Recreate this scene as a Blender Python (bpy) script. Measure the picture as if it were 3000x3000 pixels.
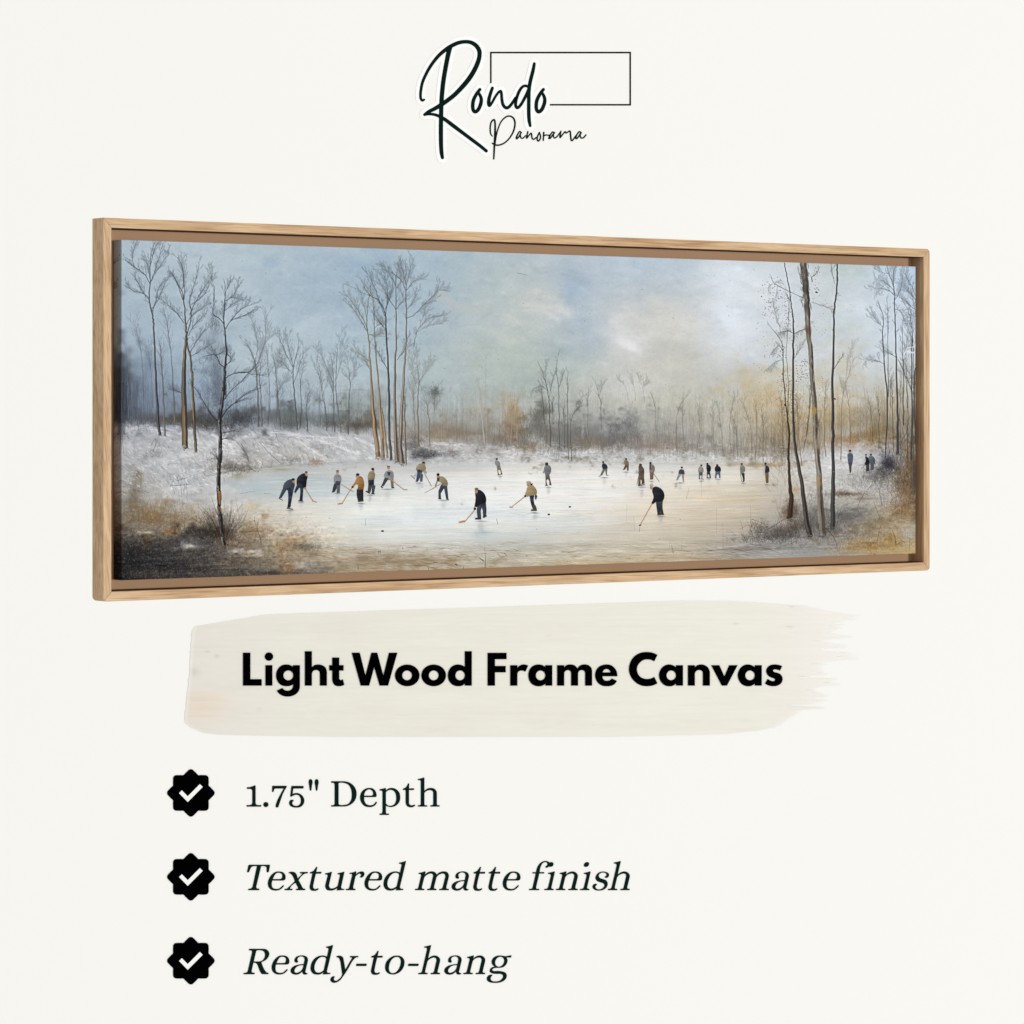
import bpy, bmesh, math, random
import numpy as np
from mathutils import Vector
from mathutils.geometry import tessellate_polygon

for o in list(bpy.data.objects):
    bpy.data.objects.remove(o, do_unlink=True)
SC = bpy.context.scene
COL = SC.collection
random.seed(7)
RNG = np.random.default_rng(11)

# ------------------------------------------------------------------ camera, world, lamps, exposure
ANG = math.radians(36.0)                      # how far the picture is turned about the vertical
CA, SA = math.cos(ANG), math.sin(ANG)
FPX = 2660.3 * math.tan(ANG) / 0.1955         # focal length in units of 1/3000 of the picture width
ZL = 4.8                                      # metres from camera to the near (left) edge of the frame
CAMY, CAMZ = -5.2, 1.5
WALLD = 9.0                                   # metres from camera to the backdrop
WALLY = CAMY + WALLD
WS = WALLD / FPX

cam = bpy.data.cameras.new('camera')
cam.sensor_width = 36.0
cam.sensor_fit = 'HORIZONTAL'
cam.lens = 36.0 * FPX / 3000.0
cam.shift_y = -0.0999
cam.clip_start = 0.05
cam.clip_end = 200
co = bpy.data.objects.new('camera', cam)
co.location = (0, CAMY, CAMZ)
co.rotation_euler = (math.radians(90), 0, 0)
COL.objects.link(co)
SC.camera = co

world = bpy.data.worlds.new("World")
SC.world = world
world.use_nodes = True
bg = world.node_tree.nodes['Background']
bg.inputs[0].default_value = (1.0, 1.0, 1.0, 1)
bg.inputs[1].default_value = 0.715             # even light of a white studio

def area(name, loc, aim, size, power, color):
    l = bpy.data.lights.new(name, 'AREA')
    l.shape = 'SQUARE'; l.size = size; l.energy = power; l.color = color
    ob = bpy.data.objects.new(name, l)
    ob.location = loc
    ob.rotation_euler = (Vector(aim) - Vector(loc)).to_track_quat('-Z', 'Y').to_euler()
    COL.objects.link(ob)
area('softbox_lamp', (52.0, -40.0, 1.5), (0, 0, 1.5), 9.0, 20800, (1.0, 1.0, 1.0))

SC.view_settings.view_transform = 'Standard'
SC.view_settings.look = 'None'
SC.view_settings.exposure = 0.0
SC.view_settings.gamma = 1.0
SC.view_settings.use_curve_mapping = False

# ------------------------------------------------------------------ helpers
def lin(c):
    c = np.asarray(c, dtype=np.float64) / 255.0
    return np.where(c <= 0.04045, c / 12.92, ((c + 0.055) / 1.055) ** 2.4)

def lin4(c):
    v = lin(c)
    return (float(v[0]), float(v[1]), float(v[2]), 1.0)

def empty(name, loc, rz=0.0):
    o = bpy.data.objects.new(name, None)
    o.empty_display_size = 0.05
    o.location = loc; o.rotation_euler = (0, 0, rz)
    COL.objects.link(o)
    return o

def tag(o, label=None, cat=None, group=None, kind=None):
    if label: o['label'] = label
    if cat: o['category'] = cat
    if group: o['group'] = group
    if kind: o['kind'] = kind
    return o

def obj(name, me, mat, parent=None, loc=None):
    o = bpy.data.objects.new(name, me)
    if mat: me.materials.append(mat)
    if parent: o.parent = parent
    if loc: o.location = loc
    COL.objects.link(o)
    return o

def principled(name, color, rough=0.8, spec=0.2):
    m = bpy.data.materials.new(name); m.use_nodes = True
    nt = m.node_tree; b = nt.nodes['Principled BSDF']
    b.inputs['Base Color'].default_value = lin4(color)
    b.inputs['Roughness'].default_value = rough
    b.inputs['Specular IOR Level'].default_value = spec
    return m, nt, b

def nd(nt, typ, **kw):
    n = nt.nodes.new(typ)
    for k, v in kw.items():
        if k in n.inputs: n.inputs[k].default_value = v
        else: setattr(n, k, v)
    return n

def mottled(name, color, amt, scale, rough, spec, stretch=(1, 1, 1)):
    """plain paint / ink with a faint procedural unevenness"""
    m, nt, b = principled(name, color, rough, spec)
    tc = nd(nt, 'ShaderNodeTexCoord')
    mp = nd(nt, 'ShaderNodeMapping'); mp.inputs['Scale'].default_value = stretch
    nz = nd(nt, 'ShaderNodeTexNoise', Scale=scale, Detail=4.0)
    nt.links.new(tc.outputs['Object'], mp.inputs['Vector'])
    nt.links.new(mp.outputs['Vector'], nz.inputs['Vector'])
    hv = nd(nt, 'ShaderNodeHueSaturation'); hv.inputs['Color'].default_value = lin4(color)
    mr = nd(nt, 'ShaderNodeMapRange')
    mr.inputs['To Min'].default_value = 1 - amt; mr.inputs['To Max'].default_value = 1 + amt
    nt.links.new(nz.outputs['Fac'], mr.inputs['Value'])
    nt.links.new(mr.outputs['Result'], hv.inputs['Value'])
    nt.links.new(hv.outputs['Color'], b.inputs['Base Color'])
    return m

M_WALL = mottled('backdrop_paper', (248, 247, 242), 0.002, 3.0, 0.95, 0.0)
M_HALO = mottled('white_ink', (255, 255, 253), 0.002, 8.0, 0.95, 0.0)
M_BLACK = mottled('black_ink', (2, 2, 2), 0.10, 60.0, 0.9, 0.0)
M_GREEN = mottled('dark_green_ink', (13, 32, 27), 0.10, 60.0, 0.9, 0.0)
M_BACK = mottled('brown_backing_paint', (182, 146, 114), 0.02, 30.0, 0.85, 0.1)
M_GAP_SHADE = mottled('gap_shade_brown', (66, 44, 27), 0.08, 40.0, 0.8, 0.1)  # dark brown standing in for shade in the gap round the canvas

def attr_paint(name, rough, spec, weave):
    m, nt, b = principled(name, (200, 200, 200), rough, spec)
    at = nd(nt, 'ShaderNodeAttribute', attribute_name='Col')
    nt.links.new(at.outputs['Color'], b.inputs['Base Color'])
    if weave:
        tc = nd(nt, 'ShaderNodeTexCoord')
        w1 = nd(nt, 'ShaderNodeTexWave', Scale=260.0, Distortion=1.5); w1.bands_direction = 'X'
        w2 = nd(nt, 'ShaderNodeTexWave', Scale=260.0, Distortion=1.5); w2.bands_direction = 'Z'
        nz = nd(nt, 'ShaderNodeTexNoise', Scale=220.0, Detail=5.0)
        ad = nd(nt, 'ShaderNodeMath', operation='ADD')
        ad2 = nd(nt, 'ShaderNodeMath', operation='ADD')
        for w in (w1, w2, nz): nt.links.new(tc.outputs['Object'], w.inputs['Vector'])
        nt.links.new(w1.outputs['Fac'], ad.inputs[0]); nt.links.new(w2.outputs['Fac'], ad.inputs[1])
        nt.links.new(ad.outputs[0], ad2.inputs[0]); nt.links.new(nz.outputs['Fac'], ad2.inputs[1])
        bp = nd(nt, 'ShaderNodeBump'); bp.inputs['Strength'].default_value = 0.12
        bp.inputs['Distance'].default_value = 0.0004
        nt.links.new(ad2.outputs[0], bp.inputs['Height'])
        nt.links.new(bp.outputs['Normal'], b.inputs['Normal'])
    return m
M_CANVAS = attr_paint('printed_canvas', 0.8, 0.12, True)
M_FIG = attr_paint('figure_paint', 0.8, 0.12, False)
M_BRUSH = attr_paint('brushed_beige_paint', 0.95, 0.0, False)

def wood():
    m, nt, b = principled('light_oak', (206, 170, 128), 0.55, 0.25)
    at = nd(nt, 'ShaderNodeAttribute', attribute_name='grain')
    def layer(scale, stretch, detail, dist=0.0):
        mp = nd(nt, 'ShaderNodeMapping'); mp.inputs['Scale'].default_value = stretch
        nz = nd(nt, 'ShaderNodeTexNoise', Scale=scale, Detail=detail, Distortion=dist)
        nt.links.new(at.outputs['Vector'], mp.inputs['Vector'])
        nt.links.new(mp.outputs['Vector'], nz.inputs['Vector'])
        return nz
    big = layer(1.0, (6.0, 85.0, 70.0), 4.0, 1.1)
    fine = layer(1.0, (16.0, 640.0, 520.0), 5.0, 0.3)
    cloud = layer(1.0, (11.0, 18.0, 18.0), 2.0)
    r1 = nd(nt, 'ShaderNodeValToRGB')
    e = r1.color_ramp.elements
    e[0].position = 0.30; e[0].color = lin4((176, 142, 104))
    e[1].position = 0.72; e[1].color = lin4((211, 184, 149))
    x = r1.color_ramp.elements.new(0.5); x.color = lin4((198, 168, 131))
    nt.links.new(big.outputs['Fac'], r1.inputs['Fac'])
    r2 = nd(nt, 'ShaderNodeValToRGB')
    e = r2.color_ramp.elements
    e[0].position = 0.36; e[0].color = (0.55, 0.49, 0.43, 1)
    e[1].position = 0.52; e[1].color = (1, 1, 1, 1)
    nt.links.new(fine.outputs['Fac'], r2.inputs['Fac'])
    r3 = nd(nt, 'ShaderNodeValToRGB')
    e = r3.color_ramp.elements
    e[0].position = 0.35; e[0].color = (0.92, 0.86, 0.80, 1)
    e[1].position = 0.65; e[1].color = (1.03, 1.0, 0.96, 1)
    nt.links.new(cloud.outputs['Fac'], r3.inputs['Fac'])
    def mul(a, c, f):
        mx = nd(nt, 'ShaderNodeMix', data_type='RGBA', blend_type='MULTIPLY')
        mx.inputs[0].default_value = f
        nt.links.new(a, mx.inputs[6]); nt.links.new(c, mx.inputs[7])
        return mx.outputs[2]
    o1 = mul(r1.outputs['Color'], r2.outputs['Color'], 0.62)
    o2 = mul(o1, r3.outputs['Color'], 0.9)
    nt.links.new(o2, b.inputs['Base Color'])
    bp = nd(nt, 'ShaderNodeBump'); bp.inputs['Strength'].default_value = 0.15
    bp.inputs['Distance'].default_value = 0.0004
    nt.links.new(fine.outputs['Fac'], bp.inputs['Height'])
    nt.links.new(bp.outputs['Normal'], b.inputs['Normal'])
    return m
M_WOOD = wood()

# outlines: "x,y" smooth point, "x,y!" corner; several closed contours separated by "/"
def parse(s):
    outs = []
    for part in s.split('/'):
        P = []
        for tok in part.split():
            c = tok.endswith('!')
            a, b = tok.rstrip('!').split(',')
            P.append((float(a), float(b), c))
        if P: outs.append(P)
    return outs

def ell(cx, cy, rx, ry=None, n=28):
    ry = ry or rx
    return [(cx + rx * math.cos(2 * math.pi * i / n), cy + ry * math.sin(2 * math.pi * i / n)) for i in range(n)]

def smooth_closed(P, steps=6):
    n = len(P); out = []
    for i in range(n):
        p0, p1, p2, p3 = P[i - 1], P[i], P[(i + 1) % n], P[(i + 2) % n]
        out.append((p1[0], p1[1]))
        if p1[2] and p2[2]:
            continue
        d12 = math.hypot(p2[0] - p1[0], p2[1] - p1[1])
        def tang(a, b, c):
            la = math.hypot(b[0] - a[0], b[1] - a[1]) or 1
            lb = math.hypot(c[0] - b[0], c[1] - b[1]) or 1
            t = [((b[k] - a[k]) / la * lb + (c[k] - b[k]) / lb * la) / (la + lb) for k in (0, 1)]
            l = math.hypot(*t) or 1
            return t[0] / l * d12, t[1] / l * d12
        if p1[2]:
            m2 = tang(p1, p2, p3)
            m1 = (1.5 * (p2[0] - p1[0]) - 0.5 * m2[0], 1.5 * (p2[1] - p1[1]) - 0.5 * m2[1])
        elif p2[2]:
            m1 = tang(p0, p1, p2)
            m2 = (1.5 * (p2[0] - p1[0]) - 0.5 * m1[0], 1.5 * (p2[1] - p1[1]) - 0.5 * m1[1])
        else:
            m1 = tang(p0, p1, p2); m2 = tang(p1, p2, p3)
        for k in range(1, steps):
            t = k / steps; t2 = t * t; t3 = t2 * t
            h = (2 * t3 - 3 * t2 + 1, t3 - 2 * t2 + t, -2 * t3 + 3 * t2, t3 - t2)
            out.append(tuple(h[0] * p1[j] + h[1] * m1[j] + h[2] * p2[j] + h[3] * m2[j] for j in (0, 1)))
    return out

def plate(contours, thick, mapf):
    """flat letter or badge: contours in sheet units, mapf -> (x, z); front at y = -thick, back open on the wall"""
    V, F = [], []
    loops = [[mapf(p) for p in c] for c in contours]
    flat = [p for l in loops for p in l]
    def inside(p, l):
        c = False
        for i in range(len(l)):
            a, b = l[i - 1], l[i]
            if (a[1] > p[1]) != (b[1] > p[1]) and p[0] < (b[0] - a[0]) * (p[1] - a[1]) / (b[1] - a[1]) + a[0]:
                c = not c
        return c
    par = [[j for j, m in enumerate(loops) if j != i and inside(l[0], m)] for i, l in enumerate(loops)]
    starts = np.cumsum([0] + [len(l) for l in loops])
    tris = []
    for i, l in enumerate(loops):
        if len(par[i]) % 2: continue                      # a hole
        grp = [i] + [j for j in range(len(loops)) if i in par[j] and len(par[j]) == len(par[i]) + 1]
        ids = [int(starts[g]) + k for g in grp for k in range(len(loops[g]))]
        for t in tessellate_polygon([[Vector((p[0], p[1], 0)) for p in loops[g]] for g in grp]):
            tris.append(tuple(ids[q] for q in t))
    n = len(flat)
    V = [(p[0], -thick, p[1]) for p in flat] + [(p[0], 0, p[1]) for p in flat]
    for t in tris:
        a, b, c = t
        A, B, C = flat[a], flat[b], flat[c]
        cr = (B[0] - A[0]) * (C[1] - A[1]) - (B[1] - A[1]) * (C[0] - A[0])
        F.append((a, b, c) if cr > 0 else (a, c, b))
    base = 0
    for l in loops:
        for i in range(len(l)):
            j = (i + 1) % len(l)
            F.append((base + i, base + j, n + base + j, n + base + i))
        base += len(l)
    me = bpy.data.meshes.new('plate'); me.from_pydata(V, [], F); me.update()
    return me

def ribbon_outline(pts, grow=0.0, steps=7):
    """pen stroke with width per point -> dense centre line [(x, y, w)]"""
    P = []
    n = len(pts)
    for i in range(n - 1):
        p0 = pts[max(i - 1, 0)]; p1 = pts[i]; p2 = pts[i + 1]; p3 = pts[min(i + 2, n - 1)]
        for k in range(steps):
            t = k / steps
            P.append(tuple(0.5 * ((2 * p1[j]) + (-p0[j] + p2[j]) * t + (2 * p0[j] - 5 * p1[j] + 4 * p2[j] - p3[j]) * t * t
                                  + (-p0[j] + 3 * p1[j] - 3 * p2[j] + p3[j]) * t ** 3) for j in (0, 1, 2)))
    P.append(pts[-1])
    return [(x, y, w + 2 * grow) for x, y, w in P]

def pen_mesh(strokes, thick, mapf, grow=0.0):
    """one clean outline round a set of pen strokes: distance field, then marching squares"""
    C = [q for st in strokes for q in ribbon_outline(st, grow, 14)]
    A = np.array(C)
    st_ = 0.8 if not grow else 1.6
    x0, y0 = (A[:, :2] - A[:, 2:]).min(0) - 3; x1, y1 = (A[:, :2] + A[:, 2:]).max(0) + 3
    nx, ny = int((x1 - x0) / st_) + 2, int((y1 - y0) / st_) + 2
    FLD = np.full((ny, nx), 1e3)
    for x, y, w in C:
        r_ = w / 2; m = r_ + 4
        i0, i1 = max(0, int((x - m - x0) / st_)), min(nx, int((x + m - x0) / st_) + 2)
        j0, j1 = max(0, int((y - m - y0) / st_)), min(ny, int((y + m - y0) / st_) + 2)
        gx = x0 + np.arange(i0, i1) * st_; gy = y0 + np.arange(j0, j1) * st_
        d = np.hypot(gx[None, :] - x, gy[:, None] - y) - r_
        FLD[j0:j1, i0:i1] = np.minimum(FLD[j0:j1, i0:i1], d)
    segs = {}
    def cut(a, b):
        fa, fb = FLD[a], FLD[b]
        t = fa / (fa - fb)
        return (x0 + (a[1] + (b[1] - a[1]) * t) * st_, y0 + (a[0] + (b[0] - a[0]) * t) * st_)
    ins = FLD < 0
    cell = ins[:-1, :-1].astype(int) + ins[:-1, 1:] + ins[1:, 1:] + ins[1:, :-1]
    pts = {}
    for j, i in zip(*np.nonzero((cell > 0) & (cell < 4))):
        c = [(j, i), (j, i + 1), (j + 1, i + 1), (j + 1, i)]
        ex = []
        for k in range(4):
            a, b = c[k], c[(k + 1) % 4]
            if ins[a] != ins[b]:
                key = (min(a, b), max(a, b))
                pts[key] = cut(*key)
                ex.append((key, bool(ins[a])))
        # walk with the inside on one hand: leave through an in->out edge, come from an out->in edge
        outs = [k for k, f in ex if f]; inn = [k for k, f in ex if not f]
        if len(outs) == 1: segs[outs[0]] = inn[0]
        else:
            for k in outs:
                n_ = [e for e, f in ex]; q = n_.index(k)
                segs[k] = n_[(q + 1) % len(n_)]
    loops = []
    while segs:
        k0, k = next(iter(segs.items())); del segs[k0]
        l = [pts[k0]]
        while k != k0 and k in segs:
            l.append(pts[k]); nk = segs.pop(k); k = nk
        if len(l) > 8: loops.append(l[::2] if len(l) > 60 else l)
    return plate(loops, thick, mapf)

# ------------------------------------------------------------------ backdrop
def wall_xy(px, py):
    return ((px - 1500) * WS, CAMZ + (1200 - py) * WS)
bm = bmesh.new()
bmesh.ops.create_cube(bm, size=1.0)
for v in bm.verts:
    v.co = Vector((v.co.x * 16, v.co.y * 0.1 + 0.05, v.co.z * 11))
me = bpy.data.meshes.new('backdrop'); bm.to_mesh(me); bm.free()
tag(obj('backdrop', me, M_WALL, None, (0, WALLY, 1.2)), kind='structure')

# ------------------------------------------------------------------ the framed picture: geometry in its own axes
# u along the width, w into the depth, v up from the eye level; (u - W/2, w, v + H/2) local to the Empty
W = 0.1955 * ZL / SA
XL = (302.8 - 1500) / FPX * ZL
H = 1125.6 / FPX * ZL
D = 0.0319
def pic_uv(px, py, w):
    x0 = XL - w * SA; z0 = ZL + w * CA
    xx = (px - 1500) / FPX
    u = (xx * z0 - x0) / (CA - xx * SA)
    return u, (1200 - py) * (z0 + u * SA) / FPX
def pic_local(px, py, w):
    u, v = pic_uv(px, py, w)
    return (u - W / 2, w, v + H / 2)

PIC = empty('framed_canvas', (XL + CA * W / 2, CAMY + ZL + SA * W / 2, CAMZ - H / 2), ANG)
tag(PIC, 'long winter skating picture on canvas floating inside a light oak frame', 'framed picture')

uiL = pic_uv(326.6, 1200, 0)[0]
uiR = pic_uv(2706.5, 1200, 0)[0]
fwt = 0.01405                                   # face width of the top and bottom rails
vi = H / 2 - fwt

def arc(cx, cy, r, a0, a1, n=6):
    return [(cx + r * math.cos(math.radians(a0 + (a1 - a0) * i / n)), cy + r * math.sin(math.radians(a0 + (a1 - a0) * i / n))) for i in range(n + 1)]
r = 0.0064
hair = 0.00008
h2 = H / 2
TLo, TRo, BRo, BLo = (0, h2), (W, h2), (W, -h2), (0, -h2)
TRm = arc(W - r, h2 - r, r, 90, 45); TRn = arc(W - r, h2 - r, r, 45, 0)
BRm = arc(W - r, -h2 + r, r, 0, -45); BRn = arc(W - r, -h2 + r, r, -45, -90)
BLm = arc(r, -h2 + r, r, -90, -135); BLn = arc(r, -h2 + r, r, -135, -180)
rails = [
    ('rail', [TLo] + TRm + [(uiR, vi), (uiL, vi)], 0),
    ('rail', TRn + BRm + [(uiR, -vi), (uiR, vi)], 1),
    ('rail', BRn + BLm + [(uiL, -vi), (uiR, -vi)], 0),
    ('rail', BLn + [TLo, (uiL, vi), (uiL, -vi)], 1),
]
for ri, (nm, poly, vert) in enumerate(rails):
    cu = sum(p[0] for p in poly) / len(poly); cv = sum(p[1] for p in poly) / len(poly)
    if vert: poly = [(p[0], p[1] - math.copysign(hair, p[1])) for p in poly]
    else: poly = [(p[0] - math.copysign(hair, p[0] - W / 2), p[1]) for p in poly]
    bm = bmesh.new()
    f = [bm.verts.new((p[0] - W / 2, 0, p[1] + h2)) for p in poly]
    k = [bm.verts.new((p[0] - W / 2, D, p[1] + h2)) for p in poly]
    bm.faces.new(f); bm.faces.new(k[::-1])
    n = len(poly)
    for i in range(n):
        bm.faces.new((f[i], k[i], k[(i + 1) % n], f[(i + 1) % n]))
    bmesh.ops.recalc_face_normals(bm, faces=bm.faces)
    fr = [e for e in bm.edges if abs(e.verts[0].co.y) < 1e-6 and abs(e.verts[1].co.y) < 1e-6]
    bmesh.ops.bevel(bm, geom=fr, offset=0.0007, segments=2, affect='EDGES', profile=0.6)
    me = bpy.data.meshes.new('rail'); bm.to_mesh(me); bm.free()
    g = me.attributes.new('grain', 'FLOAT_VECTOR', 'POINT')
    arr = np.zeros((len(me.vertices), 3), np.float32)
    for i, v in enumerate(me.vertices):
        a, b = (v.co.z, v.co.x) if vert else (v.co.x, v.co.z)
        # the left rail is flat-sawn: its grain runs out of line and makes flames
        lean = 0.10 if ri == 3 else (0.010 if vert else 0.004)
        arr[i] = (a + ri * 3.7, b + a * lean, v.co.y * 1.0 + ri * 1.3 - a * lean * 0.6)
    g.data.foreach_set('vector', arr.ravel())
    obj(nm, me, M_WOOD, PIC)

# brown tray the canvas floats in, with low walls along the sides and added dark strips above and below that paint in the gap's shade
def add_box(bm, x0, x1, y0, y1, z0, z1):
    vs = [bm.verts.new(p) for p in ((x0, y0, z0), (x1, y0, z0), (x1, y1, z0), (x0, y1, z0), (x0, y0, z1), (x1, y0, z1), (x1, y1, z1), (x0, y1, z1))]
    for q in ((0, 3, 2, 1), (4, 5, 6, 7), (0, 1, 5, 4), (1, 2, 6, 5), (2, 3, 7, 6), (3, 0, 4, 7)):
        bm.faces.new([vs[i] for i in q])
WB = 0.0300
e = 0.0003
bm = bmesh.new()
add_box(bm, uiL - W / 2 + e, uiR - W / 2 - e, WB, WB + 0.0015, h2 - vi + e, h2 + vi - e)
me = bpy.data.meshes.new('tray'); bm.to_mesh(me); bm.free()
obj('backing_board', me, M_BACK, PIC)
bm = bmesh.new()
add_box(bm, uiR - W / 2 - 0.0010, uiR - W / 2 - e, 0.0105, WB - 0.0002, h2 - vi + 0.0012, h2 + vi - 0.0012)
me = bpy.data.meshes.new('liner'); bm.to_mesh(me); bm.free()
obj('liner_strip', me, M_BACK, PIC)
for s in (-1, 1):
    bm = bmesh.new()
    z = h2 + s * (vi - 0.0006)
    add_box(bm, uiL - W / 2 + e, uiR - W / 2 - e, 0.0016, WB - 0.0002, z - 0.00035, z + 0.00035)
    me = bpy.data.meshes.new('gap_shade'); bm.to_mesh(me); bm.free()
    obj('gap_shade_strip', me, M_GAP_SHADE, PIC)

# ------------------------------------------------------------------ the picture on the canvas (pure paint, made by numpy)
G_ = 0.0042                                     # canvas front below the frame face
PX0, PX1, STEP = 356.0, 2682.0, 1.45
NC = int((PX1 - PX0) / STEP) + 1
NR = 680
pxs = np.linspace(PX0, PX1, NC)
def top_y(px): return 702.0 + (px - 356.0) * (781.0 - 702.0) / (2682.0 - 356.0)
def bot_y(px): return 1700.5 + (px - 356.0) * (1620.0 - 1700.5) / (2682.0 - 356.0)
def to_raster(px, py):
    px = np.asarray(px, float); py = np.asarray(py, float)
    t = (py - top_y(px)) / (bot_y(px) - top_y(px))
    return (px - PX0) / (PX1 - PX0) * (NC - 1), t * (NR - 1)
tt = np.linspace(0, 1, NR)[:, None] * np.ones((1, NC))
PXg = np.ones((NR, 1)) * pxs[None, :]
PYg = top_y(PXg) + tt * (bot_y(PXg) - top_y(PXg))

def up(a, axis, n):
    m = a.shape[axis]
    x = np.linspace(0, m - 1, n); i = np.clip(x.astype(int), 0, m - 2); f = x - i
    f = f * f * (3 - 2 * f)
    a0 = np.take(a, i, axis); a1 = np.take(a, i + 1, axis)
    sh = [1] * a.ndim; sh[axis] = n
    return a0 + (a1 - a0) * f.reshape(sh)
def noise(nx, ny, oct=1):
    out = np.zeros((NR, NC)); amp = 1.0; tot = 0
    for _ in range(oct):
        g = RNG.standard_normal((max(2, int(ny)), max(2, int(nx))))
        out += amp * up(up(g, 1, NC), 0, NR); tot += amp * amp
        amp *= 0.6; nx *= 2; ny *= 2
    return out / math.sqrt(tot)
def blur(a, rx, ry):
    for ax, r_ in ((0, ry), (1, rx)):
        if r_ < 1: continue
        for _ in range(2):
            pad = [(0, 0)] * a.ndim; pad[ax] = (r_ + 1, r_)
            c = np.cumsum(np.pad(a, pad, mode='edge'), axis=ax)
            hi = np.take(c, range(2 * r_ + 1, c.shape[ax]), ax); lo = np.take(c, range(0, c.shape[ax] - 2 * r_ - 1), ax)
            a = (hi - lo) / (2 * r_ + 1)
    return a

GX = [356, 500, 650, 800, 950, 1100, 1250, 1400, 1550, 1700, 1850, 2000, 2150, 2300, 2450, 2600, 2682]
GRID = [
 (.00, "176,190,203 180,194,206 182,196,207 176,192,205 170,187,202 166,185,201 168,186,200 174,188,198 178,190,198 182,194,205 184,198,211 190,202,212 202,211,218 206,213,219 188,197,197 190,206,221 186,204,223"),
 (.12, "170,185,199 172,187,201 176,190,202 170,186,201 164,182,198 160,179,196 166,184,199 176,189,196 180,190,193 176,188,200 180,192,200 192,200,206 208,214,219 208,214,220 198,206,210 198,210,220 196,210,224"),
 (.22, "165,181,197 168,184,199 174,189,202 172,187,201 168,185,200 166,184,199 170,186,200 180,190,196 192,197,196 172,186,200 192,197,199 205,207,206 208,215,223 205,212,219 196,206,210 200,211,221 200,211,222"),
 (.32, "158,175,193 163,180,197 170,186,200 180,193,203 174,189,202 170,187,199 174,188,196 178,188,189 178,188,186 174,187,194 200,203,202 200,200,194 205,211,217 200,206,211 204,211,217 200,209,216 198,206,212"),
 (.40, "140,156,174 150,167,184 164,180,194 176,190,200 178,190,199 176,190,198 174,187,192 174,184,184 172,183,180 182,188,184 205,207,205 196,196,188 196,198,196 196,198,194 200,204,206 200,203,201 192,192,186"),
 (.48, "112,124,140 132,148,166 150,165,180 164,178,188 172,184,192 172,184,190 172,182,184 170,178,176 174,179,174 180,182,175 190,190,182 188,187,174 188,188,178 192,186,168 198,194,180 194,192,182 180,176,164"),
 (.525, "112,118,128 122,134,150 130,142,154 140,150,156 150,160,162 158,166,166 164,170,168 166,168,164 170,172,166 168,170,165 172,172,166 178,176,166 186,182,170 184,172,148 180,170,148 172,164,146 150,142,126"),
 (.565, "180,182,185 180,182,186 170,172,176 170,172,176 176,178,180 178,179,180 162,158,152 158,156,150 166,165,161 164,164,160 168,168,163 176,175,167 182,179,168 178,168,147 182,176,160 168,162,150 146,138,124"),
 (.60, "185,186,188 196,197,199 194,194,194 186,186,186 192,192,193 198,199,200 174,171,167 160,157,152 176,174,172 172,171,168 170,170,166 178,178,172 182,180,170 176,168,150 186,182,172 170,165,155 140,132,120"),
 (.66, "176,177,178 200,201,203 198,198,199 182,179,174 190,190,190 190,190,191 188,190,192 196,197,197 206,206,205 200,201,200 194,195,195 196,196,194 198,198,196 200,200,198 200,200,202 182,182,184 150,142,130"),
 (.72, "166,163,158 196,197,198 200,200,200 172,184,190 190,200,204 205,208,208 218,220,220 227,227,226 231,231,230 232,233,234 228,229,230 220,219,215 214,211,204 200,195,184 196,194,190 176,174,172 140,125,105"),
 (.79, "140,134,124 186,184,180 198,198,196 206,207,204 216,218,216 226,228,227 229,231,231 231,233,233 234,235,235 231,232,233 222,221,217 216,210,200 206,198,184 190,184,174 186,184,180 180,174,164 150,132,108"),
 (.85, "110,102,92 150,136,114 170,160,144 200,196,186 218,218,212 224,228,228 227,231,232 224,228,229 219,224,225 220,222,221 216,211,202 208,200,187 200,192,178 176,170,162 150,148,144 165,154,136 150,136,114"),
 (.90, "56,53,51 70,66,63 100,95,90 168,152,128 206,200,186 212,214,210 210,214,213 204,209,209 200,204,203 206,205,200 204,198,186 198,189,174 186,178,166 150,147,143 148,145,141 168,152,126 172,160,136"),
 (.95, "34,35,40 44,44,47 88,83,78 150,136,114 178,164,140 182,172,154 190,182,166 192,187,175 188,184,172 194,187,172 194,185,168 190,180,162 168,162,152 150,148,145 150,147,142 166,148,116 176,164,142"),
 (1.0, "28,30,36 38,38,42 70,67,66 120,112,102 150,140,124 170,160,140 186,176,156 190,182,164 188,180,160 196,184,160 200,188,160 194,182,158 160,156,148 158,158,156 158,154,146 176,158,118 180,158,110"),
]
gt = [g[0] for g in GRID]
ga = np.array([[[float(v) for v in c.split(',')] for c in g[1].split()] for g in GRID])
IMG = np.zeros((NR, NC, 3))
warp = noise(14, 10, 3) * 10
for ch in range(3):
    rows = np.array([np.interp(pxs, GX, ga[i, :, ch]) for i in range(len(gt))])
    tq = np.linspace(0, 1, NR)
    for c in range(NC):
        IMG[:, c, ch] = np.interp(tq, gt, rows[:, c])
IMG = blur(IMG, 22, 8)

def blob(px, py, rx, ry, col, a, p=1.0, rough=0.0):
    d = ((PXg - px) / rx) ** 2 + ((PYg - py) / ry) ** 2
    if rough: d = d * np.exp(rough * NOI)
    m = (a * np.exp(-d ** p))[..., None]
    global IMG
    IMG = IMG * (1 - m) + np.array(col, float) * m
NOI = noise(90, 45, 3)

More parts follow.
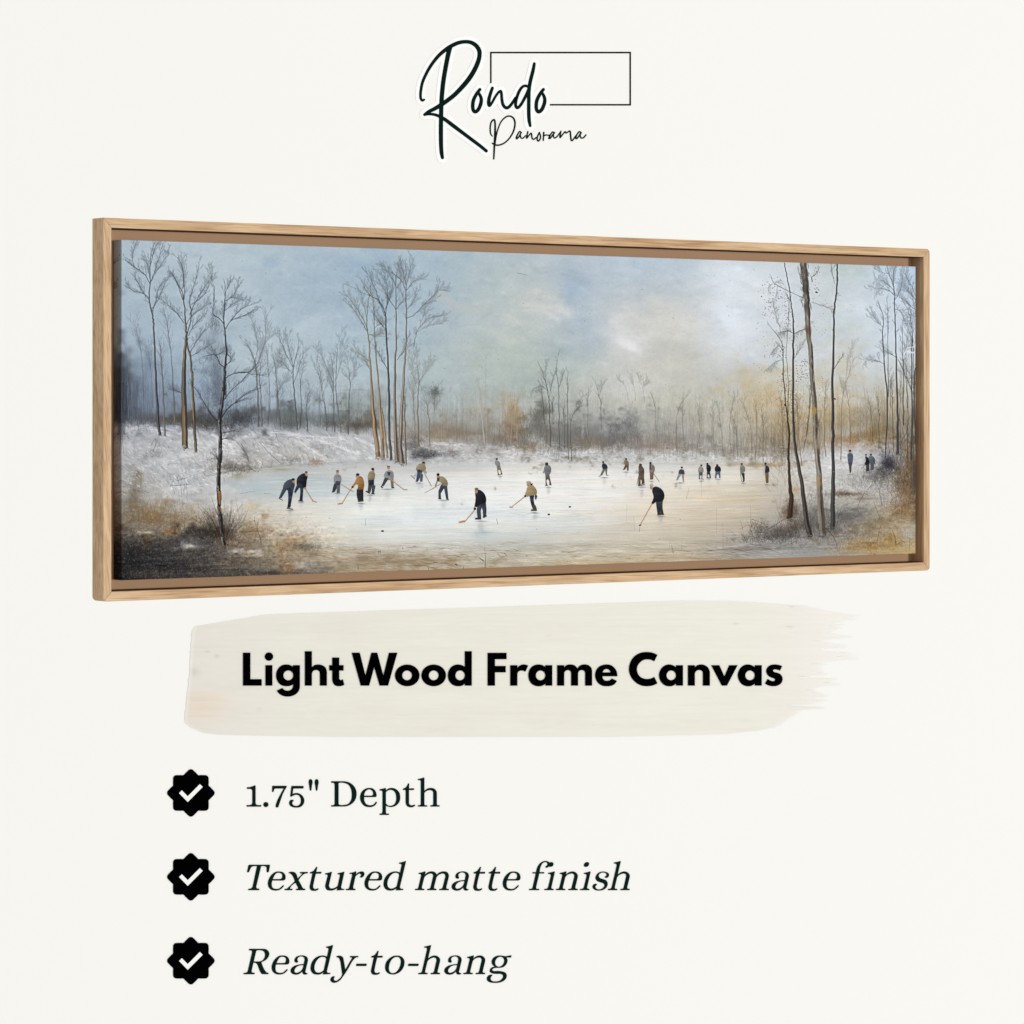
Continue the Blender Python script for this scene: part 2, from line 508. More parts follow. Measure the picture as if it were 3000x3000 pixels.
# clouds
for b in [(1631, 909, 55, 22, (214, 214, 212), .65), (1580, 865, 70, 28, (206, 206, 203), .5), (1843, 1012, 45, 32, (224, 226, 228), .8),
          (1800, 960, 40, 40, (206, 209, 211), .5), (2139, 930, 55, 75, (217, 226, 237), .65), (2126, 825, 70, 45, (220, 226, 234), .65),
          (1681, 848, 42, 45, (160, 180, 201), .6), (1739, 960, 42, 45, (168, 186, 199), .5), (2507, 905, 55, 55, (214, 222, 231), .45),
          (2507, 788, 35, 25, (180, 196, 190), .4), (791, 771, 26, 18, (160, 180, 202), .55), (909, 976, 50, 60, (188, 201, 212), .5),
          (1048, 777, 42, 30, (150, 172, 194), .45), (740, 815, 40, 16, (184, 197, 209), .5), (1000, 720, 80, 14, (186, 199, 208), .4),
          (1560, 1040, 120, 90, (178, 190, 188), .3), (2160, 1000, 50, 40, (212, 216, 220), .5), (1940, 950, 120, 50, (204, 203, 198), .35),
          (1900, 930, 150, 75, (211, 208, 201), .45), (1900, 1075, 170, 50, (196, 192, 180), .4), (1870, 985, 70, 30, (222, 221, 217), .4), (2180, 960, 90, 50, (219, 223, 227), .4), (2330, 1000, 70, 60, (206, 205, 199), .4),
          (760, 905, 45, 50, (182, 196, 209), .4)]:
    blob(*b, rough=0.35)
# masses of wood, shrub, rock and shade in the landscape
for b in [(356, 1135, 22, 95, (58, 62, 70), .80), (385, 1150, 22, 80, (96, 106, 120), .5), (425, 1105, 26, 70, (110, 124, 142), .5), (450, 1130, 60, 60, (128, 144, 162), .4),
          (626, 946, 14, 28, (100, 108, 120), .35), (622, 1026, 24, 60, (110, 120, 134), .35), (636, 1127, 26, 70, (84, 90, 102), .5),
          (480, 1232, 60, 14, (92, 88, 84), .5), (600, 1240, 52, 18, (84, 82, 82), .55), (700, 1222, 46, 18, (84, 88, 94), .55),
          (820, 1212, 42, 24, (106, 112, 116), .55), (872, 1222, 34, 20, (108, 112, 112), .5), (540, 1205, 60, 22, (128, 122, 116), .4),
          (1038, 1190, 75, 32, (136, 144, 140), .55), (975, 1225, 40, 22, (104, 112, 114), .5), (1044, 1247, 42, 12, (76, 66, 58), .7),
          (1100, 1170, 30, 50, (130, 134, 132), .4), (1240, 1330, 52, 14, (62, 62, 66), .75), (1216, 1305, 30, 22, (108, 106, 106), .6),
          (1275, 1144, 13, 18, (92, 93, 88), .65), (1502, 1205, 32, 48, (170, 140, 100), .55), (1400, 1195, 45, 40, (176, 168, 152), .35),
          (1307, 1268, 60, 20, (150, 124, 98), .4), (1180, 1262, 26, 22, (140, 122, 104), .5), (1574, 1222, 28, 36, (104, 102, 94), .55), (1590, 1190, 12, 22, (96, 96, 88), .5),
          (1907, 1301, 75, 22, (164, 148, 138), .45), (1655, 1280, 44, 52, (116, 116, 114), .5), (1730, 1250, 40, 30, (134, 136, 138), .35), (1530, 1290, 24, 22, (110, 108, 106), .5),
          (1785, 1285, 26, 26, (108, 108, 110), .5), (1850, 1240, 26, 20, (128, 130, 130), .4), (2000, 1270, 50, 50, (160, 160, 156), .3), (1715, 1292, 30, 8, (170, 140, 112), .5),
          (2231, 1161, 90, 60, (194, 166, 118), .42), (2473, 1077, 55, 90, (190, 174, 138), .32), (2290, 1240, 50, 60, (172, 148, 112), .4), (2180, 1100, 60, 30, (196, 178, 140), .4),
          (2440, 1210, 60, 50, (184, 156, 112), .35), (2400, 1260, 50, 30, (170, 150, 124), .35),
          (2561, 1268, 46, 30, (138, 112, 66), .75), (2600, 1190, 50, 50, (168, 150, 116), .4), (2490, 1290, 40, 14, (150, 110, 78), .6), (2530, 1225, 40, 30, (150, 142, 132), .4),
          (2601, 1358, 30, 28, (44, 44, 56), .8), (2567, 1395, 52, 22, (108, 106, 106), .55), (2640, 1330, 26, 50, (118, 112, 106), .5),
          (2655, 1429, 26, 60, (118, 88, 56), .65), (2645, 1496, 40, 30, (150, 114, 72), .55), (2678, 1400, 10, 90, (70, 60, 48), .8), (2662, 1360, 12, 40, (172, 134, 80), .5),
          (2473, 1446, 46, 8, (92, 70, 48), .8), (2540, 1460, 60, 5, (120, 104, 86), .6), (2490, 1513, 66, 30, (96, 95, 94), .75), (2440, 1560, 60, 16, (112, 108, 102), .5), (2560, 1540, 60, 20, (146, 128, 100), .5), (2281, 1557, 52, 18, (98, 96, 94), .62),
          (2540, 1597, 75, 20, (172, 134, 76), .55), (2621, 1577, 32, 22, (178, 140, 80), .5), (2312, 1500, 24, 26, (88, 62, 42), .62), (2333, 1432, 14, 7, (176, 136, 88), .6), (2380, 1520, 26, 40, (120, 118, 114), .5),
          (2180, 1607, 85, 8, (116, 114, 110), .55), (2255, 1595, 55, 8, (128, 126, 122), .5), (2250, 1362, 60, 6, (160, 132, 98), .6), (2330, 1355, 50, 7, (176, 160, 130), .5),
          (2430, 1370, 60, 22, (212, 212, 213), .6), (2500, 1335, 40, 18, (204, 206, 210), .5), (2420, 1440, 50, 20, (206, 206, 206), .5), (2600, 1460, 50, 14, (192, 192, 194), .5), (2560, 1430, 60, 14, (196, 196, 198), .5),
          (2310, 1530, 26, 10, (205, 205, 205), .5), (2660, 1560, 24, 24, (178, 180, 180), .6),
          (444, 1515, 55, 30, (150, 112, 64), .65), (540, 1520, 60, 22, (158, 132, 98), .5), (397, 1463, 20, 70, (126, 114, 98), .55), (470, 1480, 40, 18, (164, 146, 116), .5), (400, 1395, 16, 26, (140, 130, 114), .5),
          (495, 1560, 28, 7, (158, 94, 36), .85), (430, 1575, 12, 20, (140, 92, 46), .6), (485, 1585, 25, 3, (150, 96, 44), .6), (596, 1560, 54, 18, (48, 44, 42), .85), (520, 1592, 125, 20, (60, 60, 64), .75), (365, 1640, 60, 40, (30, 32, 38), .6),
          (555, 1600, 30, 10, (196, 196, 197), .75), (590, 1592, 30, 8, (62, 62, 68), .7), (610, 1613, 40, 6, (70, 66, 64), .6), (700, 1614, 34, 7, (190, 184, 176), .75), (428, 1560, 22, 5, (196, 196, 196), .75), (690, 1590, 40, 14, (140, 118, 96), .7), (755, 1622, 14, 8, (190, 190, 188), .7),
          (655, 1564, 20, 26, (70, 52, 38), .75), (730, 1556, 34, 22, (164, 126, 82), .65), (852, 1594, 44, 22, (170, 128, 76), .5), (892, 1601, 32, 9, (100, 96, 92), .65),
          (845, 1662, 18, 25, (164, 116, 64), .65), (892, 1655, 34, 14, (206, 202, 202), .5), (808, 1678, 70, 6, (54, 52, 52), .75), (937, 1668, 34, 12, (96, 94, 94), .65), (690, 1650, 60, 12, (112, 98, 78), .6),
          (673, 1369, 52, 14, (102, 94, 84), .6), (717, 1335, 12, 22, (108, 106, 102), .6), (830, 1375, 40, 5, (156, 138, 112), .6), (700, 1395, 30, 8, (166, 150, 124), .5),
          (751, 1425, 60, 16, (164, 185, 194), .5), (880, 1400, 70, 12, (178, 192, 199), .4), (960, 1420, 60, 10, (186, 198, 203), .3), (740, 1485, 22, 14, (196, 168, 122), .5),
          (598, 1330, 40, 22, (206, 206, 207), .6), (860, 1320, 60, 26, (198, 197, 192), .5), (925, 1355, 16, 12, (168, 138, 118), .55), (1010, 1290, 60, 24, (206, 207, 210), .6),
          (1172, 1645, 170, 15, (138, 118, 94), .7), (1080, 1668, 120, 10, (158, 138, 110), .6), (1450, 1668, 160, 9, (176, 156, 122), .5), (1800, 1650, 200, 9, (186, 164, 126), .5), (2060, 1636, 120, 10, (168, 150, 122), .5), (1040, 1612, 60, 10, (168, 154, 134), .5), (1310, 1640, 70, 10, (160, 142, 116), .4), (1420, 1500, 120, 20, (206, 218, 224), .5), (1250, 1500, 100, 16, (208, 220, 226), .45),
          (1420, 1560, 26, 8, (176, 196, 206), .6), (1680, 1540, 60, 30, (206, 212, 214), .4), (1350, 1310, 70, 12, (204, 205, 207), .6), (1900, 1480, 50, 50, (226, 214, 200), .4), (2060, 1440, 90, 16, (214, 200, 180), .4)]:
    blob(*b, rough=0.8)

# surface handling: brush texture by zone
def zone(a, b, s):
    return np.clip((tt - a) / s, 0, 1) * np.clip((b - tt) / s, 0, 1)
IMG += (noise(34, 26, 4) * 2.6)[..., None] * np.array([1, .95, .85])
IMG += (zone(-.1, .46, .08) * noise(26, 230, 2) * 0.9)[..., None]
IMG += (zone(-.1, .46, .08) * noise(44, 40, 4) * 2.6)[..., None] * np.array([1.0, .9, .7])
shore = np.clip((PXg - 640) / 160, 0, 1) * np.clip((2330 - PXg) / 120, 0, 1)
ice = zone(.655, .93, .035) * shore
st1 = noise(16, 170, 2); st2 = noise(10, 90, 2)
IMG += (ice * st1 * 3.4)[..., None] + ice[..., None] * np.array([2.5, .5, -3.0])
IMG += (ice * np.clip(st2, 0, 3))[..., None] * np.array([-4.5, -1.2, 0.6]) * np.clip((1750 - PXg) / 500, .15, 1)[..., None]
IMG += (ice * np.clip(-st2, 0, 3))[..., None] * np.array([0.5, -1.6, -5.0]) * np.clip((PXg - 900) / 900, .2, 1)[..., None]
IMG += (zone(.90, 1.1, .04) * noise(20, 150, 3) * 7)[..., None] * np.array([1, 1, 1.1])
for_z = zone(.36, .64, .09) * np.clip((PXg - 300) / 400, .5, 1)
IMG += (for_z * noise(460, 7, 2) * 2.2)[..., None]
IMG += (for_z * noise(220, 90, 2) * 3.0)[..., None] * np.array([1, .95, .85])
snow = zone(.54, .80, .03) * np.clip((1330 - PXg) / 120, 0, 1) * np.clip(1 - ice * 1.5, 0, 1)
IMG += (snow * noise(150, 110, 3) * 6)[..., None]
IMG += (snow * np.clip(noise(50, 50, 2), -.8, 3) * 8)[..., None]
rsn = zone(.58, .99, .03) * np.clip((PXg - 2280) / 70, 0, 1)
IMG += (rsn * noise(160, 120, 3) * 8)[..., None] * np.array([1, .97, .9])
far = zone(.585, .68, .02) * np.clip((PXg - 1150) / 100, 0, 1) * np.clip((2330 - PXg) / 60, 0, 1)
IMG += (far * noise(220, 110, 3) * 9)[..., None]
fg = zone(.83, 1.1, .04) * np.clip((1080 - PXg) / 250, 0, 1)
lum = np.clip(IMG.mean(-1) / 130, .35, 1.2)
IMG += (fg * lum * noise(230, 150, 3) * 14)[..., None] * np.array([1, .9, .75])
fg2 = zone(.74, .98, .05) * np.clip((900 - PXg) / 250, 0, 1)
IMG += (fg2 * lum * noise(330, 220, 2) * 10)[..., None] * np.array([1, .85, .6])

# ---- strokes
ACC = None
def splat(strokes, col, alpha):
    """strokes: list of arrays [(px, py, width_px)]; drawn as one coat of paint"""
    global IMG
    X, Y, R_ = [], [], []
    for s in strokes:
        s = np.asarray(s, float)
        cx, cy = to_raster(s[:, 0], s[:, 1])
        L = np.hypot(np.diff(cx), np.diff(cy))
        for i in range(len(s) - 1):
            n = max(2, int(L[i] / 0.5) + 1)
            f = np.linspace(0, 1, n, endpoint=False)
            X.append(cx[i] + (cx[i + 1] - cx[i]) * f); Y.append(cy[i] + (cy[i + 1] - cy[i]) * f)
            R_.append((s[i, 2] + (s[i + 1, 2] - s[i, 2]) * f) / STEP / 2)
    if not X: return
    X = np.concatenate(X); Y = np.concatenate(Y); R_ = np.concatenate(R_)
    cov = np.zeros((NR, NC))
    order = np.ceil(R_ + 0.5).astype(int)
    for k in np.unique(order):
        m = order == k
        x, y, r_ = X[m], Y[m], R_[m]
        xi = np.round(x).astype(int); yi = np.round(y).astype(int)
        for dx in range(-k, k + 1):
            for dy in range(-k, k + 1):
                qx, qy = xi + dx, yi + dy
                d = np.hypot(qx - x, qy - y)
                w = np.clip(r_ + 0.5 - d, 0, 1) * np.minimum(1, r_ * 2 + 0.15)
                ok = (w > 0) & (qx >= 0) & (qx < NC) & (qy >= 0) & (qy < NR)
                np.maximum.at(cov, (qy[ok], qx[ok]), w[ok])
    a = (cov * alpha)[..., None]
    IMG = IMG * (1 - a) + np.asarray(col, float) * a

def local_col0(px, py):
    x, y = to_raster(px, py)
    x = int(np.clip(x, 3, NC - 4)); y = int(np.clip(y, 3, NR - 4))
    return IMG[y - 3:y + 4, x - 3:x + 4].mean((0, 1))
def base_y0(x): return float(np.interp(x, [356, 760, 1000, 1250], [1228, 1246, 1262, 1292]))
def dabs(strokes, delta):
    """like splat, but shifts the colour that is already there"""
    global IMG
    keep = IMG
    IMG = np.zeros((NR, NC, 3))
    splat(strokes, (1, 1, 1), 1.0)
    IMG, cov = keep, IMG[..., :1]
    IMG = IMG + cov * np.asarray(delta, float)
def scumble(n, xr, yr, ang, sd, ln_, wd, delta, ok=None):
    o = []
    for _ in range(n):
        x = random.uniform(*xr); y = random.uniform(*yr)
        if ok and not ok(x, y): continue
        a = random.gauss(ang, sd); l = random.uniform(*ln_); w = random.uniform(*wd); c = random.gauss(0, .25)
        o.append([(x - math.cos(a) * l / 2, y - math.sin(a) * l / 2, .6), (x - math.sin(a) * l * c * .3, y + math.cos(a) * l * c * .3, w), (x + math.cos(a) * l / 2, y + math.sin(a) * l / 2, .6)])
    dabs(o, delta)
ZP = {'1': (320, 690), '2': (320, 1160), '3': (920, 690), '4': (920, 1160), '5': (1520, 690), '6': (1520, 1160), '7': (2120, 690), '8': (2120, 1160)}
ZS = 1932 / 650.0
def zp(reg, x, y):
    a, b = ZP[reg]
    return a + x / ZS, b + y / ZS
def path(reg, s):
    """'x,y,w x,y,w' in the sheet's own units"""
    out = []
    last = 6.0
    for tok in s.split():
        v = [float(q) for q in tok.split(',')]
        if len(v) > 2: last = v[2]
        p = zp(reg, v[0], v[1])
        out.append((p[0], p[1], last / ZS))
    return out
def wiggle(p, amp, n=4):
    """subdivide with a little hand shake"""
    out = []
    for i in range(len(p) - 1):
        a, b = p[max(i - 1, 0)], p[i]
        c, d = p[i + 1], p[min(i + 2, len(p) - 1)]
        for k in range(n):
            t = k / n
            q = [0.5 * ((2 * b[j]) + (-a[j] + c[j]) * t + (2 * a[j] - 5 * b[j] + 4 * c[j] - d[j]) * t * t + (-a[j] + 3 * b[j] - 3 * c[j] + d[j]) * t ** 3) for j in (0, 1)]
            s = amp if (i or k) else 0
            out.append((q[0] + random.gauss(0, s), q[1] + random.gauss(0, s * .5), b[2] + (c[2] - b[2]) * t))
    out.append(p[-1])
    return out
def twig(x, y, ang, ln, w, depth, out, upw=0.5):
    n = max(3, int(ln / 8))
    pts = [(x, y, w)]
    a = ang
    bend = random.gauss(0, .02)
    for i in range(n):
        a += random.gauss(0, 0.06) + bend
        a += (math.pi / 2 - a) * 0.16 * upw
        x += math.cos(a) * ln / n; y -= math.sin(a) * ln / n
        pts.append((x, y, max(0.6, w * (1 - 0.5 * (i + 1) / n))))
    out.append(pts)
    if depth > 0:
        s = random.choice((-1, 1))
        for k in range(random.randint(2, 3)):
            i = min(n - 1, random.randint(0, n - 1) + (1 if n > 3 else 0))
            s = -s
            j = pts[i]
            twig(j[0], j[1], math.atan2(-(pts[i + 1][1] - j[1]), pts[i + 1][0] - j[0]) + s * random.uniform(0.15, 0.42), ln * random.uniform(0.4, 0.7), j[2] * 0.8, depth - 1, out, upw)
def twigs_on(p, n, ln, out, depth=1, start=0.15, spread=(0.18, 0.5), w=0.95):
    seg = [math.hypot(p[i + 1][0] - p[i][0], p[i + 1][1] - p[i][1]) for i in range(len(p) - 1)]
    tot = sum(seg)
    for q in range(n):
        d = min(1, start + (1 - start) * (q + random.random()) / n) * tot
        i = 0
        while i < len(seg) - 1 and d > seg[i]: d -= seg[i]; i += 1
        f = d / (seg[i] or 1)
        x = p[i][0] + (p[i + 1][0] - p[i][0]) * f; y = p[i][1] + (p[i + 1][1] - p[i][1]) * f
        a = math.atan2(-(p[i + 1][1] - p[i][1]), p[i + 1][0] - p[i][0])
        s = 1 if q % 2 else -1
        if random.random() < .2: s = -s
        twig(x, y, a + s * random.uniform(*spread), ln * random.uniform(.55, 1.25), min(w, p[i][2] * .8), depth, out)

def lerp(a, b, t): return tuple(a[i] + (b[i] - a[i]) * t for i in range(3))

# broad brushwork: sky sweeps and slabs of snow
def shore_y(x): return float(np.interp(x, [356, 600, 690, 760, 850, 950, 1100, 1250], [1480, 1440, 1395, 1372, 1362, 1352, 1345, 1345]))
for n, dv, al in ((90, 9, .16), (90, -8, .14)):
    for _ in range(n):
        x = random.uniform(370, 2660); y = random.uniform(700, 1080)
        if random.random() < .4: x = random.uniform(1450, 2300)
        l = random.uniform(14, 60); a = random.gauss(0, .5); c = local_col0(x, y) + dv * np.array([1, 1, .95])
        pts = []
        for k in range(5):
            t_ = k / 4
            pts.append((x + math.cos(a) * l * (t_ - .5) , y + math.sin(a) * l * (t_ - .5) + math.sin(t_ * 3) * l * .1, random.uniform(3, 9) * (1 - abs(t_ - .5))))
        splat([pts], c, al)
IMG -= (snow * 6)[..., None] * np.array([1.0, .97, .93])
for n, c, al, w0, w1 in ((110, (150, 153, 161), .22, 4, 11), (100, (228, 229, 232), .34, 5, 13), (70, (148, 148, 152), .34, 1.5, 4), (40, (190, 178, 158), .3, 2, 6), (70, (238, 239, 241), .4, 2.5, 6)):
    o = []
    for _ in range(n):
        x = random.uniform(360, 1160); top = base_y0(x) + 14
        y = top + (shore_y(x) - top) * random.random() ** 1.2
        if x < 480 and y > 1380: continue
        l = random.uniform(8, 34); a = random.choice((1, -1)) * random.gauss(.85, .35) if x < 700 else random.gauss(.75, .35)
        o.append([(x - math.cos(a) * l / 2, y - math.sin(a) * l / 2, w0 * .5), (x, y, random.uniform(w0, w1)), (x + math.cos(a) * l / 2, y + math.sin(a) * l / 2, .7)])
    splat(o, c, al)

lo = int(NR * .5); hi_ = int(NR * .8)
IMG[lo:hi_, :int(NC * .36)] = blur(IMG[lo:hi_, :int(NC * .36)], 2, 1)
for pts, c, al in [([(800, 1270, 3), (850, 1300, 10), (930, 1340, 7), (980, 1362, 2)], (168, 168, 170), .5), ([(760, 1262, 3), (830, 1268, 8), (900, 1275, 6), (1000, 1286, 3)], (236, 236, 238), .6), ([(860, 1285, 4), (910, 1318, 10), (960, 1345, 5)], (228, 227, 222), .6),
                   ([(690, 1290, 3), (740, 1320, 9), (800, 1350, 6), (840, 1362, 2)], (160, 160, 160), .5), ([(590, 1265, 6), (640, 1280, 12), (690, 1320, 8), (720, 1350, 3)], (232, 233, 236), .55), ([(930, 1290, 4), (990, 1310, 9), (1050, 1330, 5)], (234, 235, 238), .55),
                   ([(365, 1262, 5), (420, 1256, 8), (480, 1262, 6), (540, 1275, 3)], (226, 227, 230), .6), ([(480, 1290, 3), (520, 1330, 10), (560, 1390, 8), (590, 1440, 3)], (166, 168, 172), .45), ([(400, 1290, 4), (450, 1340, 10), (500, 1400, 8)], (158, 160, 164), .35),
                   ([(590, 1400, 2), (650, 1384, 6), (720, 1374, 5), (800, 1368, 3), (900, 1360, 2)], (120, 112, 102), .45), ([(900, 1362, 2), (1000, 1352, 4), (1100, 1350, 3), (1180, 1352, 2)], (150, 150, 150), .45), ([(1200, 1350, 2), (1400, 1346, 3), (1600, 1350, 3), (1800, 1354, 3), (2000, 1358, 3), (2180, 1360, 2)], (164, 158, 150), .4),
                   ([(1040, 1285, 4), (1090, 1305, 9), (1110, 1330, 5)], (214, 215, 219), .6), ([(1260, 1296, 3), (1320, 1300, 7), (1380, 1304, 3)], (228, 229, 231), .6), ([(1300, 1322, 3), (1380, 1326, 6), (1480, 1330, 3)], (168, 168, 170), .4), ([(1540, 1322, 3), (1640, 1328, 6), (1740, 1326, 3)], (216, 217, 219), .6)]:
    for k in range(4):
        splat([[(x, y, max(1, w * random.uniform(.2, 1))) for x, y, w in wiggle([(x + random.gauss(0, 4), y + random.gauss(0, 4), w) for x, y, w in pts], 2.6, 5)]], c, al * .42)
for pts, w, c, al in [([(1530, 905), (1560, 908), (1590, 912), (1625, 930), (1640, 938)], 4, (228, 228, 226), .5), ([(1530, 892), (1580, 890), (1640, 902), (1668, 918)], 16, (216, 215, 211), .35), ([(1565, 855), (1585, 850)], 5, (232, 231, 228), .6), ([(1590, 868), (1620, 872), (1650, 888)], 12, (212, 212, 210), .35),
                      ([(1808, 985), (1840, 1005), (1872, 1030)], 26, (232, 233, 235), .2), ([(1820, 1000), (1850, 1018)], 38, (232, 233, 235), .22), ([(1790, 940), (1830, 975)], 26, (214, 216, 217), .35), ([(1760, 1058), (1785, 1065)], 9, (218, 219, 219), .5), ([(1862, 1075), (1900, 1090)], 8, (214, 212, 206), .45),
                      ([(1800, 790), (1840, 792), (1880, 796)], 6, (206, 216, 226), .5), ([(1690, 835), (1730, 868), (1760, 880)], 5, (190, 203, 216), .5), ([(1660, 840), (1675, 870), (1665, 890)], 20, (156, 177, 199), .3), ([(2060, 790), (2160, 800), (2230, 830)], 40, (224, 229, 234), .25), ([(2110, 900), (2160, 980)], 46, (222, 229, 238), .3),
                      ([(1900, 880), (1960, 930), (1990, 990)], 50, (206, 204, 198), .22), ([(1930, 1000), (2040, 1040)], 44, (188, 188, 180), .25), ([(1280, 860), (1340, 900), (1420, 905)], 36, (190, 190, 186), .25), ([(790, 765), (815, 775), (790, 790)], 7, (164, 183, 204), .4), ([(880, 960), (930, 930)], 36, (190, 203, 214), .25)]:
    for k in range(3):
        splat([[(x + random.gauss(0, 5), y + random.gauss(0, 4), w * random.uniform(.5, 1)) for x, y in pts]], c, al * .6)
IMG[:int(NR * .45)] = blur(IMG[:int(NR * .45)], 2, 2)

# distant wood: rank upon rank of thin stems that fade into the mist
BX = [356, 500, 600, 760, 900, 1000, 1100, 1250, 1400, 1550, 1700, 1900, 2100, 2300, 2450, 2600, 2682]
BY = [1228, 1236, 1240, 1246, 1256, 1262, 1278, 1292, 1300, 1312, 1318, 1326, 1334, 1338, 1300, 1270, 1260]
CLUST = [420, 470, 520, 600, 680, 760, 830, 900, 950, 1010, 1060, 1180, 1260, 1330, 1420, 1500, 1570, 1640, 1680, 1730, 1780, 1860, 1930, 1990, 2060, 2130, 2170, 2210, 2260, 2300, 2340, 2400, 2450, 2500, 2580, 2620]
def base_y(x): return float(np.interp(x, BX, BY))
for layer, (n, hmin, hmax, al, w) in enumerate([(260, 50, 140, .20, 1.3), (200, 60, 170, .32, 1.4), (110, 50, 120, .45, 1.3)]):
    groups = {}
    for _ in range(n):
        x = random.gauss(random.choice(CLUST), 34) if random.random() < .75 else random.uniform(365, 2670)
        if not 365 < x < 2670: continue
        if 1180 < x < 2150: hh = random.uniform(hmin, hmax) * (0.75 + 0.3 * math.sin(x / 61.0) + 0.2 * math.sin(x / 23.0))
        else: hh = random.uniform(hmin, hmax * 1.25)
        hh = max(25, hh)
        b = base_y(x) + random.uniform(-14, 8)
        key = 0 if x < 1000 else (1 if x < 1950 else 2)
        out = groups.setdefault(key, [])
        lean = random.gauss(0, .05)
        p = [(x, b, w * random.uniform(.8, 1.6)), (x + lean * hh * .5, b - hh * .5, w), (x + lean * hh, b - hh, .6)]
        p = wiggle(p, .8, 3)
        out.append(p)
        twigs_on(p, random.randint(3, 7), hh * .22, out, 1 if layer else 0, .3, (.25, .6), 1.0)
    for k, o in groups.items():
        splat(o, [(92, 98, 108), (112, 110, 104), (118, 104, 84)][k], al)

for b in [(430, 1218, 70, 16, (84, 82, 82), .5), (520, 1222, 60, 20, (78, 74, 72), .55), (600, 1226, 60, 24, (76, 75, 76), .6), (690, 1222, 50, 24, (74, 76, 80), .6), (790, 1222, 60, 26, (92, 96, 98), .6), (870, 1224, 50, 24, (96, 100, 100), .55), (960, 1228, 50, 24, (98, 102, 102), .5), (1060, 1240, 50, 20, (92, 86, 78), .5),
          (1590, 1262, 40, 34, (98, 98, 94), .5), (1660, 1272, 50, 40, (108, 108, 107), .45), (1740, 1268, 44, 30, (112, 113, 113), .45), (1840, 1262, 50, 34, (118, 119, 119), .4), (1940, 1290, 70, 24, (132, 124, 116), .4), (1450, 1280, 60, 20, (128, 116, 100), .4), (1350, 1262, 50, 26, (138, 126, 110), .35), (360, 1130, 16, 90, (44, 48, 56), .6), (395, 1165, 14, 60, (72, 80, 92), .4)]:
    blob(*b, rough=.9)
for n, x0, x1, ya, c, al in ((70, 356, 382, 1050, (40, 44, 50), .5), (60, 356, 402, 1070, (60, 66, 76), .45), (60, 380, 450, 1110, (84, 94, 110), .35), (30, 356, 470, 1080, (150, 160, 172), .3), (24, 356, 400, 940, (178, 190, 204), .3)):
    o = []
    for _ in range(n):
        x = random.uniform(x0, x1); y = ya + random.uniform(-40, 50)
        o.append([(x, y, .6), (x + random.gauss(0, 1), y + 60, random.uniform(.9, 2)), (x + random.gauss(0, 1.5), random.uniform(1190, 1240), 1)])
    splat(o, c, al)
# undergrowth haze along the far bank
for x in range(1230, 2420, 46):
    blob(x + random.gauss(0, 12), base_y(x) - random.uniform(4, 22), random.uniform(26, 50), random.uniform(10, 24), random.choice([(132, 124, 114), (122, 120, 118), (142, 126, 106), (150, 138, 118)]), .30, rough=1.2)
for x in range(1260, 2300, 60):
    blob(x + random.gauss(0, 18), base_y(x) - random.uniform(30, 70), random.uniform(34, 60), random.uniform(26, 48), random.choice([(128, 130, 126), (136, 134, 126), (142, 134, 120), (120, 122, 122)]), .15, rough=1.0)
land = lambda x, y: y > base_y(x) - 4
bank = lambda x, y: base_y(x) + 2 < y < shore_y(x) - 2
mist = lambda x, y: y < base_y(x) - 2
rbank = lambda x, y: y > base_y(x) + 6 and x > 2300 + max(0, (1480 - y)) * .25
for d in (18, -20, 22, -16, 12, -26, 24):
    scumble(260, (358, 1180), (1240, 1480), random.choice((.8, -1.0, .5)), .4, (5, 20), (1, 3.6), (d, d, d * .96), bank)
    scumble(260, (2280, 2680), (1300, 1625), random.choice((-.6, .4, 0)), .5, (5, 20), (1, 3.2), (d * .6, d * .58, d * .52), rbank)
    scumble(220, (1180, 2320), (1290, 1350), random.choice((.3, -.3, 0)), .3, (4, 16), (1, 2.8), (d * .8,) * 3, lambda x, y: base_y(x) < y < 1350)
    scumble(320, (356, 980), (1470, 1698), random.choice((.2, -.9, -1.4)), .5, (4, 16), (1, 3), (d * .9, d * .8, d * .62), lambda x, y: y > 1698 - (980 - x) * .36)
    scumble(420, (420, 2660), (1010, 1320), 1.57, .12, (10, 44), (.8, 2.2), (d * .45, d * .45, d * .43), mist)
    scumble(160, (900, 2300), (1590, 1690), .05, .12, (14, 70), (.8, 3), (d * .7, d * .7, d * .75))
    scumble(120, (760, 2280), (1370, 1590), 0, .05, (16, 90), (.8, 3), (d * .28, d * .28, d * .32))
    scumble(36, (380, 2660), (720, 1060), .15, .5, (20, 60), (7, 16), (d * .26, d * .26, d * .24))
IMG[:int(NR * .42)] = blur(IMG[:int(NR * .42)], 3, 2)
IMG[:int(NR * .46)] += (noise(300, 170, 2)[:int(NR * .46)] * 1.6)[..., None]
scumble(110, (1000, 2250), (1600, 1690), .04, .1, (12, 60), (.8, 3), (-34, -38, -44))
scumble(70, (1500, 2300), (1480, 1640), .02, .06, (20, 80), (.8, 2.4), (-12, -18, -28))
